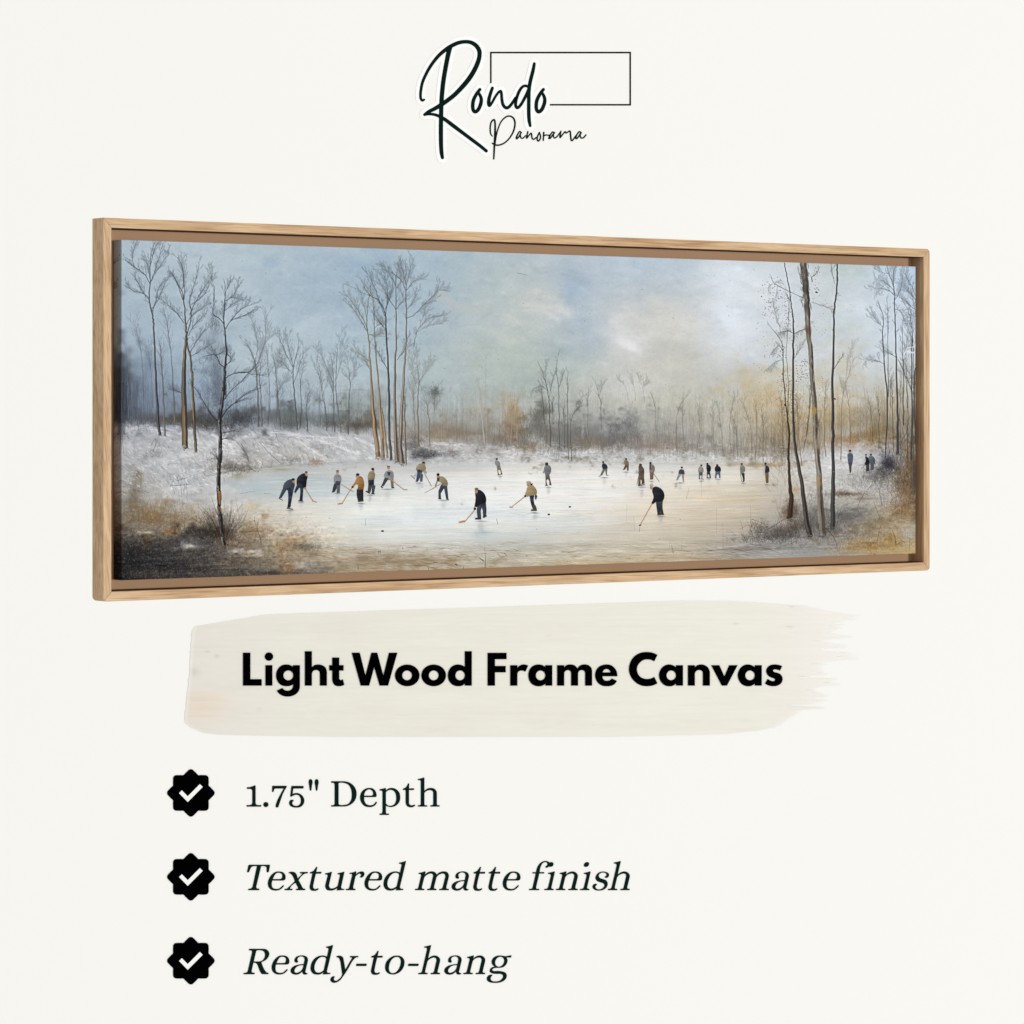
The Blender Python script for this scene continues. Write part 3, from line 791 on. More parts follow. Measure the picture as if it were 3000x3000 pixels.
# scrub: fans of fine stalks
def fan(px, py, rx, ry, n, ln, col, al, spread=.35, w=1.1, lean=0.0):
    out = []
    for _ in range(n):
        x = random.gauss(px, rx); y = random.gauss(py, ry)
        twig(x, y, math.pi / 2 + lean + random.gauss(0, spread), ln * random.uniform(.4, 1.2), w, 0, out, .3)
    splat(out, col, al)
for a in [(356, 1200, 12, 50, 160, 60, (40, 42, 48), .45, .03), (372, 1215, 26, 30, 110, 60, (66, 70, 78), .4, .05), (420, 1200, 40, 30, 120, 70, (96, 106, 120), .4, .08), (470, 1240, 70, 6, 120, 14, (60, 54, 50), .55, .6), (400, 1232, 30, 6, 80, 14, (70, 68, 66), .5, .7),
          (600, 1245, 45, 8, 180, 22, (52, 48, 46), .55, .6), (690, 1240, 40, 10, 180, 26, (46, 46, 48), .55, .7), (820, 1240, 40, 6, 120, 40, (88, 84, 78), .5, .15), (880, 1245, 35, 6, 90, 30, (86, 86, 82), .45, .25), (540, 1235, 20, 6, 80, 24, (110, 90, 66), .5, .5),
          (636, 1150, 20, 40, 220, 40, (56, 60, 68), .42, .5), (622, 1050, 16, 40, 120, 34, (84, 92, 106), .4, .5), (628, 950, 9, 12, 60, 16, (50, 54, 60), .5, .5),
          (1040, 1250, 40, 5, 160, 18, (66, 56, 46), .6, .7), (1000, 1245, 30, 6, 80, 26, (80, 76, 70), .5, .3), (1090, 1240, 12, 10, 60, 36, (96, 84, 66), .5, .2),
          (1200, 1300, 24, 10, 140, 22, (70, 68, 68), .5, .7), (1245, 1334, 34, 5, 160, 12, (44, 44, 46), .6, .8), (1300, 1278, 50, 6, 200, 24, (126, 104, 80), .45, .35), (1275, 1152, 7, 7, 60, 12, (64, 64, 58), .6, 1.2),
          (1400, 1270, 40, 8, 120, 60, (120, 112, 98), .4, .15), (1502, 1270, 14, 20, 200, 60, (128, 94, 58), .5, .25), (1495, 1300, 24, 8, 100, 40, (84, 74, 62), .5, .3), (1574, 1270, 22, 20, 160, 46, (76, 74, 68), .5, .4), (1590, 1215, 10, 14, 60, 22, (70, 70, 62), .5, .4),
          (1655, 1310, 34, 18, 300, 60, (78, 76, 76), .45, .12), (1710, 1300, 24, 10, 140, 30, (96, 90, 84), .45, .4), (1790, 1305, 30, 8, 180, 30, (82, 82, 84), .45, .3), (1840, 1300, 40, 8, 160, 34, (100, 98, 98), .4, .25), (1920, 1315, 60, 8, 280, 34, (128, 108, 96), .42, .25), (1955, 1280, 16, 20, 120, 40, (110, 104, 100), .4, .2),
          (2050, 1320, 50, 10, 140, 50, (118, 116, 112), .4, .12), (2150, 1325, 60, 10, 220, 60, (116, 108, 96), .42, .14), (2270, 1320, 40, 16, 260, 60, (112, 90, 62), .42, .3), (2380, 1300, 60, 14, 200, 60, (120, 98, 72), .4, .25), (2560, 1285, 36, 12, 200, 30, (92, 72, 44), .5, .6), (2600, 1260, 30, 20, 140, 50, (90, 84, 78), .4, .4),
          (2601, 1365, 16, 12, 240, 22, (26, 26, 34), .7, 1.4), (2570, 1400, 30, 8, 160, 20, (66, 64, 64), .5, .5), (2655, 1430, 16, 30, 160, 34, (90, 66, 40), .55, .5), (2650, 1490, 26, 16, 160, 22, (100, 76, 48), .5, .7), (2480, 1448, 26, 3, 120, 9, (70, 52, 34), .6, .9),
          (2345, 1545, 20, 10, 120, 70, (58, 54, 48), .6, .35), (2380, 1545, 26, 10, 130, 76, (62, 58, 52), .6, .3), (2268, 1572, 40, 10, 260, 26, (50, 46, 44), .65, .7), (2330, 1560, 30, 10, 120, 34, (62, 56, 50), .55, .5), (2420, 1540, 26, 16, 110, 46, (66, 62, 58), .5, .35), (2450, 1570, 50, 14, 160, 16, (84, 76, 66), .5, .8), (2290, 1330, 24, 60, 200, 40, (80, 68, 54), .45, .4), (2330, 1240, 16, 60, 120, 34, (86, 74, 60), .45, .5), (2620, 1420, 30, 40, 200, 30, (70, 58, 44), .5, .6), (2665, 1330, 10, 60, 160, 44, (54, 48, 42), .55, .25), (2310, 1550, 20, 8, 80, 20, (90, 62, 40), .55, .7), (2560, 1600, 60, 8, 160, 14, (120, 92, 52), .5, .6), (2312, 1500, 12, 14, 90, 16, (70, 42, 26), .6, .9),
          (440, 1530, 40, 10, 260, 44, (118, 86, 48), .5, .3), (470, 1500, 40, 14, 120, 40, (96, 80, 60), .4, .3), (530, 1540, 60, 8, 260, 40, (100, 80, 56), .45, .3), (400, 1470, 14, 40, 140, 40, (110, 98, 80), .4, .2), (600, 1560, 40, 8, 160, 18, (30, 28, 28), .6, .7),
          (655, 1566, 20, 14, 320, 60, (34, 28, 24), .62, .6), (640, 1545, 26, 14, 120, 50, (48, 42, 38), .5, .5), (660, 1595, 10, 6, 90, 40, (140, 86, 40), .5, .4), (730, 1575, 26, 8, 160, 34, (104, 78, 48), .5, .5), (850, 1610, 36, 10, 180, 16, (130, 92, 48), .45, .7), (895, 1605, 26, 5, 140, 10, (84, 80, 76), .5, .9), (845, 1685, 16, 8, 100, 30, (140, 92, 46), .5, .4), (800, 1684, 70, 3, 200, 8, (38, 36, 36), .6, .8),
          (420, 1690, 60, 4, 180, 30, (122, 110, 90), .5, .12), (520, 1690, 70, 4, 120, 18, (96, 88, 76), .4, .2), (690, 1655, 60, 10, 160, 10, (70, 60, 46), .5, .9), (673, 1375, 40, 8, 160, 14, (66, 58, 50), .5, .9), (560, 1350, 40, 16, 60, 12, (130, 122, 114), .4, .9), (925, 1358, 10, 6, 60, 10, (120, 84, 64), .5, .9),
          (640, 1345, 18, 5, 60, 16, (70, 66, 62), .5, .8), (705, 1372, 30, 6, 120, 16, (62, 56, 50), .55, .8), (850, 1350, 24, 6, 60, 14, (88, 82, 74), .5, .8), (940, 1318, 30, 10, 50, 14, (100, 96, 92), .45, .9), (455, 1330, 12, 6, 50, 14, (70, 66, 64), .5, .9), (520, 1405, 22, 10, 50, 18, (84, 82, 80), .45, .8), (800, 1300, 40, 12, 50, 14, (104, 100, 96), .45, .9), (1000, 1310, 40, 10, 40, 12, (112, 110, 108), .4, .9),
          (2275, 1578, 50, 8, 220, 18, (44, 40, 38), .6, .9), (2230, 1545, 14, 5, 50, 22, (52, 44, 36), .6, .9), (2510, 1560, 60, 14, 160, 20, (92, 80, 62), .5, .6), (2645, 1390, 20, 40, 160, 36, (56, 50, 46), .5, .4), (2420, 1450, 40, 6, 60, 12, (90, 82, 74), .5, .9), (2560, 1420, 40, 10, 120, 18, (70, 68, 66), .5, .6),
          (640, 1250, 24, 6, 80, 24, (44, 42, 42), .5, .9), (720, 1225, 18, 10, 70, 22, (40, 40, 42), .5, 1.2)]:
    fan(*a)

# ---- the trees one can tell apart: hand-traced trunks and limbs, then twigs
def local_col(px, py):
    x, y = to_raster(px, py)
    x = int(np.clip(x, 3, NC - 4)); y = int(np.clip(y, 3, NR - 4))
    return IMG[y - 3:y + 4, x - 3:x + 4].mean((0, 1))
def tree(reg, trunks, limbs, col, al=.9, tw=16, ln=26, depth=2, hi=None, bark=True, twal=.80, shake=.7):
    o_t, o_l, o_w = [], [], []
    ln = ln * 1.02; tw = int(tw * 1.35) + 1
    for t in trunks:
        p = wiggle(path(reg, t), shake, 5); o_t.append(p)
        twigs_on(p, max(3, tw // 2), ln, o_w, depth, .6)
    for t in limbs:
        p = wiggle(path(reg, t), shake, 5)
        o_l.append(p); twigs_on(p, tw, ln, o_w, depth, .2)
    bases = [(p[0], local_col(p[0][0] - p[0][2] - 3, p[0][1] + 2)) for p in o_t if p[0][2] > 3]
    roots = []
    for p in o_t:
        x, y, w = p[0]
        if w < 3: continue
        for k in range(4):
            dx = random.uniform(-.5, .5) * w
            roots.append([(x + dx * .7, y - w * .8, w * .3), (x + dx * 1.2, y + random.uniform(.1, .5) * w, w * .14), (x + dx * 1.9, y + random.uniform(.4, .9) * w, .7)])
    splat(o_w, lerp(col, (40, 44, 50), .15), twal)
    splat(o_l, col, al)
    splat(roots, col, al * .8)
    splat(o_t, col, al)
    for (x, y, w), c in bases:
        o = []
        for k in range(7):
            xx = x + random.uniform(-.75, .75) * w; l = random.uniform(.3, .8) * w
            yy = y + w * random.uniform(.05, .65)
            o.append([(xx - l, yy, .7), (xx, yy - random.uniform(0, .3) * w, max(1, w * .2)), (xx + l, yy + random.uniform(-1, 1), .7)])
        splat(o, c, .75)
    if bark:
        hic = hi or lerp(col, (235, 225, 205), .5)
        wide = [p for p in o_t if p[0][2] > 3.2]
        splat([[(x - w * .2, y, max(.5, w * .42)) for x, y, w in p if w > 1.6] for p in wide if sum(q[2] > 1.6 for q in p) > 1], hic, .5)
        for k, (c, a, n) in enumerate([(hic, .6, 9), (lerp(col, (20, 18, 18), .6), .6, 7)]):
            o = []
            for p in wide:
                for _ in range(n):
                    i0 = random.randint(0, max(0, len(p) - 6)); i1 = min(len(p), i0 + random.randint(3, 9))
                    f = random.uniform(-.42, 0.1) if k == 0 else random.uniform(0.05, .42)
                    o.append([(q[0] + q[2] * f, q[1] + random.gauss(0, .4), max(.5, q[2] * random.uniform(.10, .26))) for q in p[i0:i1]])
            splat([q for q in o if len(q) > 1 and q[0][2] > .5], c, a)

DK = (46, 49, 56)
# far left pair and slender ones
tree('1', ['440,1735,24 425,1600,24 408,1300,18 400,1100,15 388,800,13 378,700,12 350,560,9 357,400,7 360,250,5 366,150,4 400,60,3'],
     ['350,560,6 300,500,4 225,370,3', '345,540,5 290,500,3 200,475,3 160,420,2', '357,420,6 300,330,5 215,270,4 140,210,3', '357,410,5 395,310,4 430,200,3 470,60,2',
      '372,660,6 410,560,4 430,460,3 500,380,2', '365,640,5 420,570,3 520,350,2', '360,400,4 420,300,3 520,150,2', '365,240,4 390,130,3 425,60,2', '215,280,3 205,170,2 235,60,2', '357,380,4 330,250,3 300,205,2'], DK, tw=9, ln=24, hi=(150, 140, 124))
tree('1', ['485,1740,16 475,1500,14 460,1200,10 450,1010,6 440,940,3', '570,1640,18 555,1300,9 535,1000,5 510,800,4 480,640,2', '300,1400,5 290,1150,4 265,950,3 225,780,2', '380,1500,5 365,1200,3 340,980,2'], [], (88, 92, 98), .75, tw=30, ln=34, depth=1, hi=(150, 130, 104))
tree('1', ['660,1835,52 655,1600,52 650,1300,40 655,1050,28 672,900,20 665,780,13 650,600,9 632,480,6 545,330,3', '755,1880,24 740,1600,24 725,1300,20 708,1080,17 682,960,14 674,880,12'],
     ['672,880,9 715,700,7 700,560,6 740,430,4 785,250,2', '700,690,6 760,560,5 830,450,4 895,350,2', '650,600,6 655,400,4 620,230,3 580,180,2', '650,760,6 600,690,5 520,610,3 480,575,2',
      '640,560,5 600,430,4 535,310,2', '690,870,6 730,790,4 830,690,2', '705,1020,6 760,920,4 840,810,2', '715,600,5 820,520,4 880,400,2 900,280,1', '670,780,5 720,700,4 850,600,2', '640,460,4 650,350,3 630,230,2',
      '715,1050,4 780,1010,3 860,960,2', '640,1380,5 600,1360,4 560,1340,3'], (56, 55, 56), tw=10, ln=26, hi=(176, 146, 100))
tree('1', ['1300,1660,18 1292,1400,13 1280,1200,11 1265,1090,8 1240,1020,5 1195,940,3', '1330,1660,12 1320,1400,7 1310,1250,5 1320,1100,3', '1390,1640,6 1400,1400,5 1385,1150,3 1370,980,2', '1465,1560,10 1465,1400,8 1450,1200,5 1430,1060,3', '1490,1660,12 1475,1500,8 1468,1350,5'],
     ['1275,1150,5 1330,1000,3 1400,860,2', '1270,1100,4 1290,950,3 1250,750,2', '1285,1150,4 1350,950,3 1365,700,2', '1455,1400,4 1500,1300,2 1560,1240,1', '1440,1200,3 1480,1100,2'], (80, 82, 86), .8, tw=13, ln=30, hi=(150, 142, 132))
tree('1', ['1640,1690,14 1618,1450,11 1605,1290,9 1602,1150,6 1640,1000,4 1655,900,2', '1660,1680,9 1675,1500,5 1665,1300,4 1700,1100,2', '1730,1700,9 1715,1500,5 1745,1350,2'],
     ['1602,1150,5 1540,1030,4 1480,890,2', '1590,1200,4 1500,1090,2', '1605,1290,4 1650,1160,3 1700,1000,2', '1600,1150,4 1570,1000,3 1530,840,2'], (70, 74, 80), .85, tw=9, ln=28)
tree('1', ['1890,1700,8 1880,1500,7 1865,1400,5 1840,1200,4 1810,1050,2'], ['1865,1400,3 1920,1200,2 1960,1100,1', '1870,1450,3 1820,1420,2'], (120, 122, 122), .8, tw=10, ln=28)
tree('3', ['110,1690,7 95,1500,6 75,1400,5 50,1250,3 20,1100,2', '180,1710,9 170,1450,7 165,1200,5 150,1050,3', '235,1710,10 200,1450,8 190,1250,6 200,1050,3 215,900,2', '300,1730,9 305,1450,7 315,1280,5 300,1150,3 285,1040,2'],
     ['165,1280,4 110,1150,3 40,1000,2', '195,1250,4 230,1100,2 250,920,1', '312,1300,3 350,1200,2 340,1080,1', '170,1400,3 130,1230,2'], (84, 88, 94), .8, tw=11, ln=28)
# the tall clump beyond the middle of the pond
tree('3', ['560,1930,44 522,1600,36 500,1300,20 486,1000,11 470,850,8 460,700,6 480,540,4 505,360,2'], ['470,850,6 420,760,4 330,620,3 300,600,2', '480,860,5 520,870,3', '470,820,4 400,680,4 300,540,3 270,520,2', '465,740,4 430,600,3 400,480,2 345,460,1', '490,1100,5 440,1060,3 380,1010,2', '500,1180,4 450,1100,3 420,1070,2'],
     (98, 88, 78), .9, tw=9, ln=28, hi=(198, 166, 120))
tree('3', ['600,1940,34 588,1700,32 562,1300,14 530,950,9 525,700,6 520,560,4 480,420,2', '640,1930,20 615,1700,18 590,1500,12'], ['528,880,5 580,850,3 610,860,2', '525,700,4 510,540,3 440,420,2', '530,800,4 590,760,3'], (110, 100, 88), .85, tw=8, ln=26, hi=(196, 168, 128))
tree('3', ['672,1950,22 655,1640,20 655,1400,18 640,1050,14 626,800,12 620,680,9 560,560,6 500,530,4 430,440,2'], ['620,690,6 640,560,4 630,400,3 600,340,2', '615,700,5 575,600,4 540,480,3 480,350,2', '625,820,5 560,740,3 540,700,2', '620,640,4 660,540,3 690,400,2', '640,1170,5 590,1080,3 550,1000,2'], (52, 54, 58), .92, tw=10, ln=26, hi=(120, 128, 130))
tree('3', ['722,1960,38 706,1600,24 706,1150,16 715,950,12 715,650,8 710,420,5 722,320,3 740,250,2'], ['715,650,5 660,560,4 600,450,3 560,380,2', '715,640,5 780,560,3 760,500,2', '725,1080,6 780,1010,4 800,950,3', '712,440,4 660,340,3 600,270,2', '715,460,4 760,390,3 735,270,2'], (86, 82, 80), .92, tw=9, ln=26, hi=(190, 160, 126))
tree('3', ['768,1980,46 752,1800,34 772,1400,22 790,1100,15 800,950,12 804,700,9 800,450,6 802,300,4 790,215,2', '800,1990,18 790,1700,16 790,1400,10'], ['805,720,6 870,690,5 960,600,4 1050,510,3 1090,420,2', '1040,530,3 1080,480,2 1145,475,2', '870,960,5 885,880,4 910,810,3 1000,720,3 1155,690,2', '900,840,3 1000,780,2 1115,770,2', '802,480,5 870,400,3 940,370,2', '800,490,5 760,390,4 690,330,3 590,290,2', '800,450,4 830,330,3 850,240,2', '800,420,4 770,300,3 750,240,2', '810,640,4 860,580,3 885,510,2', '940,740,3 960,680,2 965,630,1', '960,600,3 1030,570,2'],
     (84, 80, 78), .92, tw=10, ln=26, hi=(206, 190, 170))
tree('3', ['910,1830,18 905,1640,12 905,1400,8 915,1250,5 900,1150,3 880,1000,2', '1010,1830,7 1005,1650,6 985,1480,4 965,1420,2', '870,1600,5 865,1350,3'], ['912,1280,4 960,1200,2 1005,1120,1', '905,1350,3 870,1250,2 850,1080,1', '1050,1560,3 1050,1440,3 1055,1390,3'], (104, 98, 92), .8, tw=16, ln=30, hi=(184, 158, 126))
tree('3', ['1485,1810,12 1465,1600,9 1450,1400,6 1425,1240,4', '1505,1800,5 1495,1400,4 1495,1100,3 1490,1040,2', '1715,1880,6 1720,1650,4 1730,1500,2', '1775,1920,6 1765,1700,4'], [], (168, 162, 152), .85, tw=12, ln=16, depth=1)
# middle distance on the far shore
tree('5', ['275,1840,10 268,1550,8 265,1450,7 250,1350,5 210,1200,3 180,1130,2', '225,1640,5 205,1420,4 185,1280,2', '355,1850,6 350,1500,5 345,1300,4 325,1180,3 345,1020,2', '300,1640,5 290,1450,4', '430,1950,6 425,1600,5 425,1350,4 430,1180,2', '400,1850,5 390,1500,3', '460,1960,6 450,1700,4 470,1560,3 545,1480,2'],
     ['250,1350,4 200,1310,3 130,1330,2', '265,1420,4 290,1280,3 330,1160,2', '258,1370,3 230,1220,2 240,1100,1', '350,1320,3 390,1190,2', '470,1560,3 520,1500,2 550,1400,1'], (74, 76, 78), .85, tw=10, ln=20, depth=1)
tree('5', ['715,1850,6 715,1500,5 700,1400,4 670,1290,2', '605,1750,5 600,1400,4 610,1380,2', '1190,1700,4 1185,1500,3 1160,1400,2', '1015,1440,3 1005,1330,2 980,1230,1', '1090,1460,3 1080,1330,2 1040,1230,1', '950,1430,3 930,1330,2 870,1240,1', '1375,1880,5 1370,1650,4 1395,1500,3 1480,1380,2', '1450,1880,5 1425,1650,4 1430,1450,2', '1550,1850,4 1580,1700,3 1565,1500,2', '1700,1900,5 1690,1700,4 1690,1450,2', '1780,1900,4 1760,1650,3 1725,1450,2', '1850,1900,5 1840,1600,4 1880,1380,3', '1905,1930,5 1890,1650,3'],
     ['700,1400,3 730,1290,2', '1080,1330,2 1110,1280,1'], (104, 104, 102), .75, tw=12, ln=20, depth=1)
# right hand wood
tree('7', ['345,1980,5 345,1700,4 330,1500,3', '275,1950,5 290,1600,4 270,1450,3', '240,1950,4 240,1700,3 170,1450,2', '90,1950,4 90,1600,3', '520,1900,6 505,1500,4 480,1400,3', '640,1900,5 640,1500,4 600,1380,3', '680,2000,8 650,1700,5 640,1450,3', '730,1700,7 745,1500,6 755,1300,4', '840,1900,8 825,1600,6', '890,1920,8 875,1600,6 890,1300,3', '1020,1950,10 1030,1500,4 1060,1300,3 1140,1050,2', '1100,1820,7 1100,1560,5 1060,1300,2'],
     ['1060,1280,3 1080,1100,2 1130,930,1', '1000,1200,2 1030,1330,2'], (112, 96, 78), .75, tw=14, ln=26, depth=1)
tree('7', ['572,2460,44 590,2300,40 572,2100,24 565,1900,20 570,1700,16 545,1500,9 520,1200,7 510,950,5 430,820,3 380,770,2', '560,1560,6 565,1300,4 545,1000,3 575,600,3 540,500,2'], ['515,1080,4 450,1100,2 380,1160,1', '510,1000,4 480,960,2 420,1010,2', '500,850,3 460,700,2 430,600,2', '560,830,4 500,840,2'], (52, 43, 37), .93, tw=14, ln=18, depth=1, hi=(88, 64, 46))
tree('7', ['755,2610,44 722,2480,42 688,2200,34 652,2000,28 618,1780,22 605,1500,18 605,1200,17 608,900,14 606,740,12 590,620,8 570,450,8 545,330,7 532,240,7'], ['720,810,6 660,830,5 620,850,4', '605,850,5 570,830,3 540,830,2', '610,1080,4 660,990,2 700,930,1', '700,1850,5 740,1600,4 755,1400,3'], (54, 49, 46), .95, tw=9, ln=16, depth=1, hi=(104, 98, 92))
tree('7', ['862,2600,62 842,2300,54 822,2000,44 800,1700,42 790,1450,42 772,1250,40 755,1000,40 736,800,44 728,600,48 712,400,54 692,240,58'], ['690,540,5 600,500,4 450,420,4 410,350,3', '770,580,4 830,600,3 920,630,3 945,680,2', '450,420,3 400,430,2 385,480,2', '470,440,3 460,500,2 440,560,1', '440,400,2 480,410,2', '770,400,8 770,360,6 810,330,3 830,290,2', '680,420,5 660,330,3 645,280,2', '690,620,5 680,560,3'], (84, 77, 70), .95, tw=7, ln=13, depth=1, hi=(172, 164, 150))
for n, c, al, f0, f1 in ((60, (52, 46, 44), .65, -.75, .75), (40, (196, 192, 186), .6, -.5, .45), (24, (120, 84, 60), .5, -.3, .4)):
    o = []
    for _ in range(n):
        y = random.uniform(772, 900) if f1 > .5 else random.uniform(775, 1560)
        xc = float(np.interp(y, [770, 830, 900, 960, 1030, 1110, 1180, 1260, 1360, 1470, 1560], [2353, 2360, 2366, 2368, 2374, 2380, 2386, 2389, 2396, 2403, 2409])); ww = float(np.interp(y, [770, 900, 1030, 1250, 1400, 1560], [19, 16, 13, 14, 15, 19]))
        x = xc + ww * random.uniform(f0, f1); l = random.uniform(6, 26)
        o.append([(x - l * .05, y - l / 2, .7), (x, y, random.uniform(1, 3)), (x + l * .07, y + l / 2, .7)])
    splat(o, c, al)
# dark and ochre passages on the thick trunk
blob(2357, 828, 7, 26, (62, 56, 54), .6, 1.5, .8); blob(2364, 905, 8, 20, (80, 72, 68), .5, 1.5, .8); blob(2368, 966, 8, 10, (96, 66, 48), .6, 1.5, .8)
blob(2386, 1205, 6, 16, (186, 152, 70), .7, 1.5, .6); blob(2396, 1290, 6, 30, (176, 168, 150), .5, 1.5, .6); blob(2399, 1410, 6, 14, (178, 144, 82), .6, 1.5, .6)
tree('7', ['950,2540,44 955,2200,36 952,1950,27 952,1600,24 946,1300,21 957,1000,17 962,700,14 977,530,13 990,350,12 990,245,11'], ['950,1180,6 1000,1100,4 1045,1030,3', '970,420,3 945,330,3 940,250,2', '965,720,3 950,640,2', '985,480,4 975,520,5'], (54, 52, 52), .95, tw=5, ln=14, depth=1, hi=(102, 101, 100))
tree('7', ['1515,1900,24 1517,1600,18 1506,1200,13 1496,900,10 1490,650,8 1482,450,6 1440,330,5 1420,260,4', '1410,1930,8 1425,1450,13 1402,1150,10 1386,900,7 1386,700,5 1340,560,2', '1435,1400,6 1430,1000,5 1430,700,3 1420,560,2', '1565,1650,9 1566,1300,7 1560,1000,4 1556,760,2', '1635,1950,16 1642,1500,12 1636,1100,8 1640,800,5 1600,640,3 1525,520,2', '1600,1500,4 1590,1300,3 1560,1150,2', '1668,1800,12 1660,1400,10 1668,1150,8', '1455,1500,4 1455,1250,2'],
     ['1486,520,4 1420,470,3 1310,460,2', '1482,480,4 1400,400,3 1340,390,2', '1490,560,4 1540,470,3 1560,350,2', '1490,640,4 1540,660,3 1570,730,2', '1500,1060,5 1440,1020,3 1400,1000,2', '1395,1120,4 1340,1090,3 1250,1080,2', '1482,450,4 1480,340,3 1500,260,2', '1440,330,3 1380,320,2 1335,270,1', '1670,560,4 1620,500,3 1560,440,2', '1670,520,4 1630,430,3 1580,330,2', '1665,640,4 1580,570,3 1530,520,2', '1520,1080,4 1600,1250,4 1635,1350,4', '1386,800,3 1330,740,2 1300,690,1', '1560,1040,3 1600,970,2'], (58, 57, 60), .9, tw=11, ln=26, hi=(104, 98, 88))
tree('7', ['1600,1950,6 1605,1500,5 1590,1100,3 1600,800,2', '1655,2250,14 1648,1800,9 1655,1300,6 1650,900,3', '1540,1850,5 1535,1500,4 1545,1200,2', '1480,1880,6 1470,1500,4 1460,1250,2', '1680,2200,10 1676,1500,8 1672,900,4', '1350,1850,5 1355,1600,4 1340,1400,2', '1300,1800,4 1290,1600,3 1270,1450,2'],
     ['1650,1300,3 1610,1180,2 1570,1100,1', '1655,1000,3 1620,850,2 1600,740,1', '1672,900,3 1640,760,2 1625,620,1', '1672,700,3 1650,560,2 1610,470,1'], (62, 60, 60), .85, tw=12, ln=24, depth=1)
# pale broken sky shape between the right hand trees
splat([path('7', '1570,1030,14 1600,975,10 1660,968,6'), path('7', '1600,1010,20 1650,1020,20')], (222, 226, 230), .8)

# front birch on the left with its scrub
tree('1', ['1000,2700,30 980,2560,34 962,2400,30 952,2200,36 958,2000,32 970,1797,30 958,1600,30 985,1450,30 1005,1200,22 1020,1030,15 1012,880,11 1000,760,9 1003,600,7 1010,450,4 996,380,3'],
     ['1000,770,7 960,720,6 905,680,5 910,560,4 920,440,2', '1015,810,6 1060,740,5 1160,700,4 1275,640,2', '1060,740,4 1150,640,3 1245,600,2', '1010,570,4 1080,520,3 1130,430,2', '1010,600,4 1060,540,3 1170,560,2', '1002,1150,7 960,1110,6 925,1040,4 830,1050,2', '925,1040,4 960,1030,3 1005,1005,2',
      '1010,1140,5 1060,1080,4 1030,1030,3', '1015,1240,7 1090,1200,6 1210,1190,4 1270,1130,3', '1090,1200,5 1180,1190,4 1260,1210,3 1350,1215,2', '985,1450,6 1080,1330,5 1160,1260,4 1270,1140,2', '970,1590,9 1040,1500,7 1110,1450,5 1190,1420,3', '1090,1460,5 1160,1400,4 1240,1350,3 1320,1330,2',
      '950,1620,8 880,1550,6 820,1440,5 740,1320,3', '1000,760,4 1000,600,3', '1010,500,3 1060,380,2', '1010,650,4 1070,600,3 1130,560,2', '970,1790,7 1000,1770,5 1040,1765,3', '960,1700,8 990,1720,6 1100,1690,3', '945,1960,6 930,1920,4'],
     (38, 37, 40), .95, tw=8, ln=24, hi=(104, 102, 102))
for f_, c, a in [((-.25, .12), (190, 188, 184), .42), ((0.15, .25), (22, 21, 22), .7)]:
    o = []
    P = wiggle(path('1', '1000,2700,30 980,2560,34 962,2400,30 952,2200,36 958,2000,32 970,1797,30 958,1600,30 985,1450,30 1005,1200,22'), .4, 8)
    for _ in range(46):
        i = random.randint(0, len(P) - 4)
        q = P[i:i + random.randint(2, 5)]
        ff = random.gauss(*f_)
        o.append([(x + w * ff, y, max(.8, w * random.uniform(.12, .34))) for x, y, w in q])
    splat([q for q in o if len(q) > 1], c, a)
splat([path('2', '960,840,22 962,940,16'), path('2', '965,970,12 975,1010,12')], (184, 130, 56), .7)
o = []
for s in ['960,1240,6 900,1080,4 770,965,2', '970,1260,5 880,1060,3 800,960,2', '990,1250,6 960,1100,4 890,880,2', '1010,1260,6 1050,1100,4 1060,900,2', '1020,1260,5 1080,1080,3 1165,930,2', '1020,1260,5 1120,1100,3 1190,1000,2', '1040,1250,4 1130,1150,3 1210,1100,2', '940,1240,5 880,1130,3 850,1010,2',
          '1325,1290,4 1290,1160,3 1260,1080,2', '1270,1260,3 1290,1120,2 1300,1080,1', '1060,1260,5 1110,1190,3 1240,1180,2', '570,1240,3 570,1050,2 565,870,1', '650,1240,3 655,1050,2 640,980,1', '990,1270,5 1000,1150,4 940,1020,2']:
    o.append(wiggle(path('2', s), .8, 4)); twigs_on(o[-1], 3, 14, o, 0, .4)
splat(o, (44, 40, 38), .8)
# scratched reeds, fallen branches and strokes in the snow
o = []
for s in ['365,430,5 400,370,3 390,480,3', '400,380,4 430,400,3 440,440,3', '380,480,4 420,400,3', '440,400,3 420,450,3', '590,740,6 640,722,5 685,708,3', '530,780,5 620,778,5 715,770,3', '560,740,4 530,800,3', '625,760,4 628,880,3', '655,770,4 650,870,3', '670,760,3 680,915,3', '640,775,3 645,830,2', '545,760,3 570,860,3',
          '1110,400,4 1170,480,5 1215,575,4', '1150,420,6 1200,520,8 1215,575,6', '1310,400,4 1400,500,5 1510,600,4', '1400,480,3 1420,580,2', '1020,340,3 1090,390,3', '1090,390,3 1130,330,2 1180,310,2', '1450,330,3 1480,420,2', '1250,500,3 1330,490,2', '1740,610,4 1745,570,3 1800,565,3 1860,570,3', '1210,620,3 1280,660,3', '1700,280,4 1770,350,4', '1100,600,3 1150,540,2', '1210,1530,5 1260,1590,4', '1140,850,3 1270,830,2', '1350,850,4 1410,848,3']:
    o.append(wiggle(path('2', s), .6, 4))
splat(o, (66, 68, 74), .6)
o = []
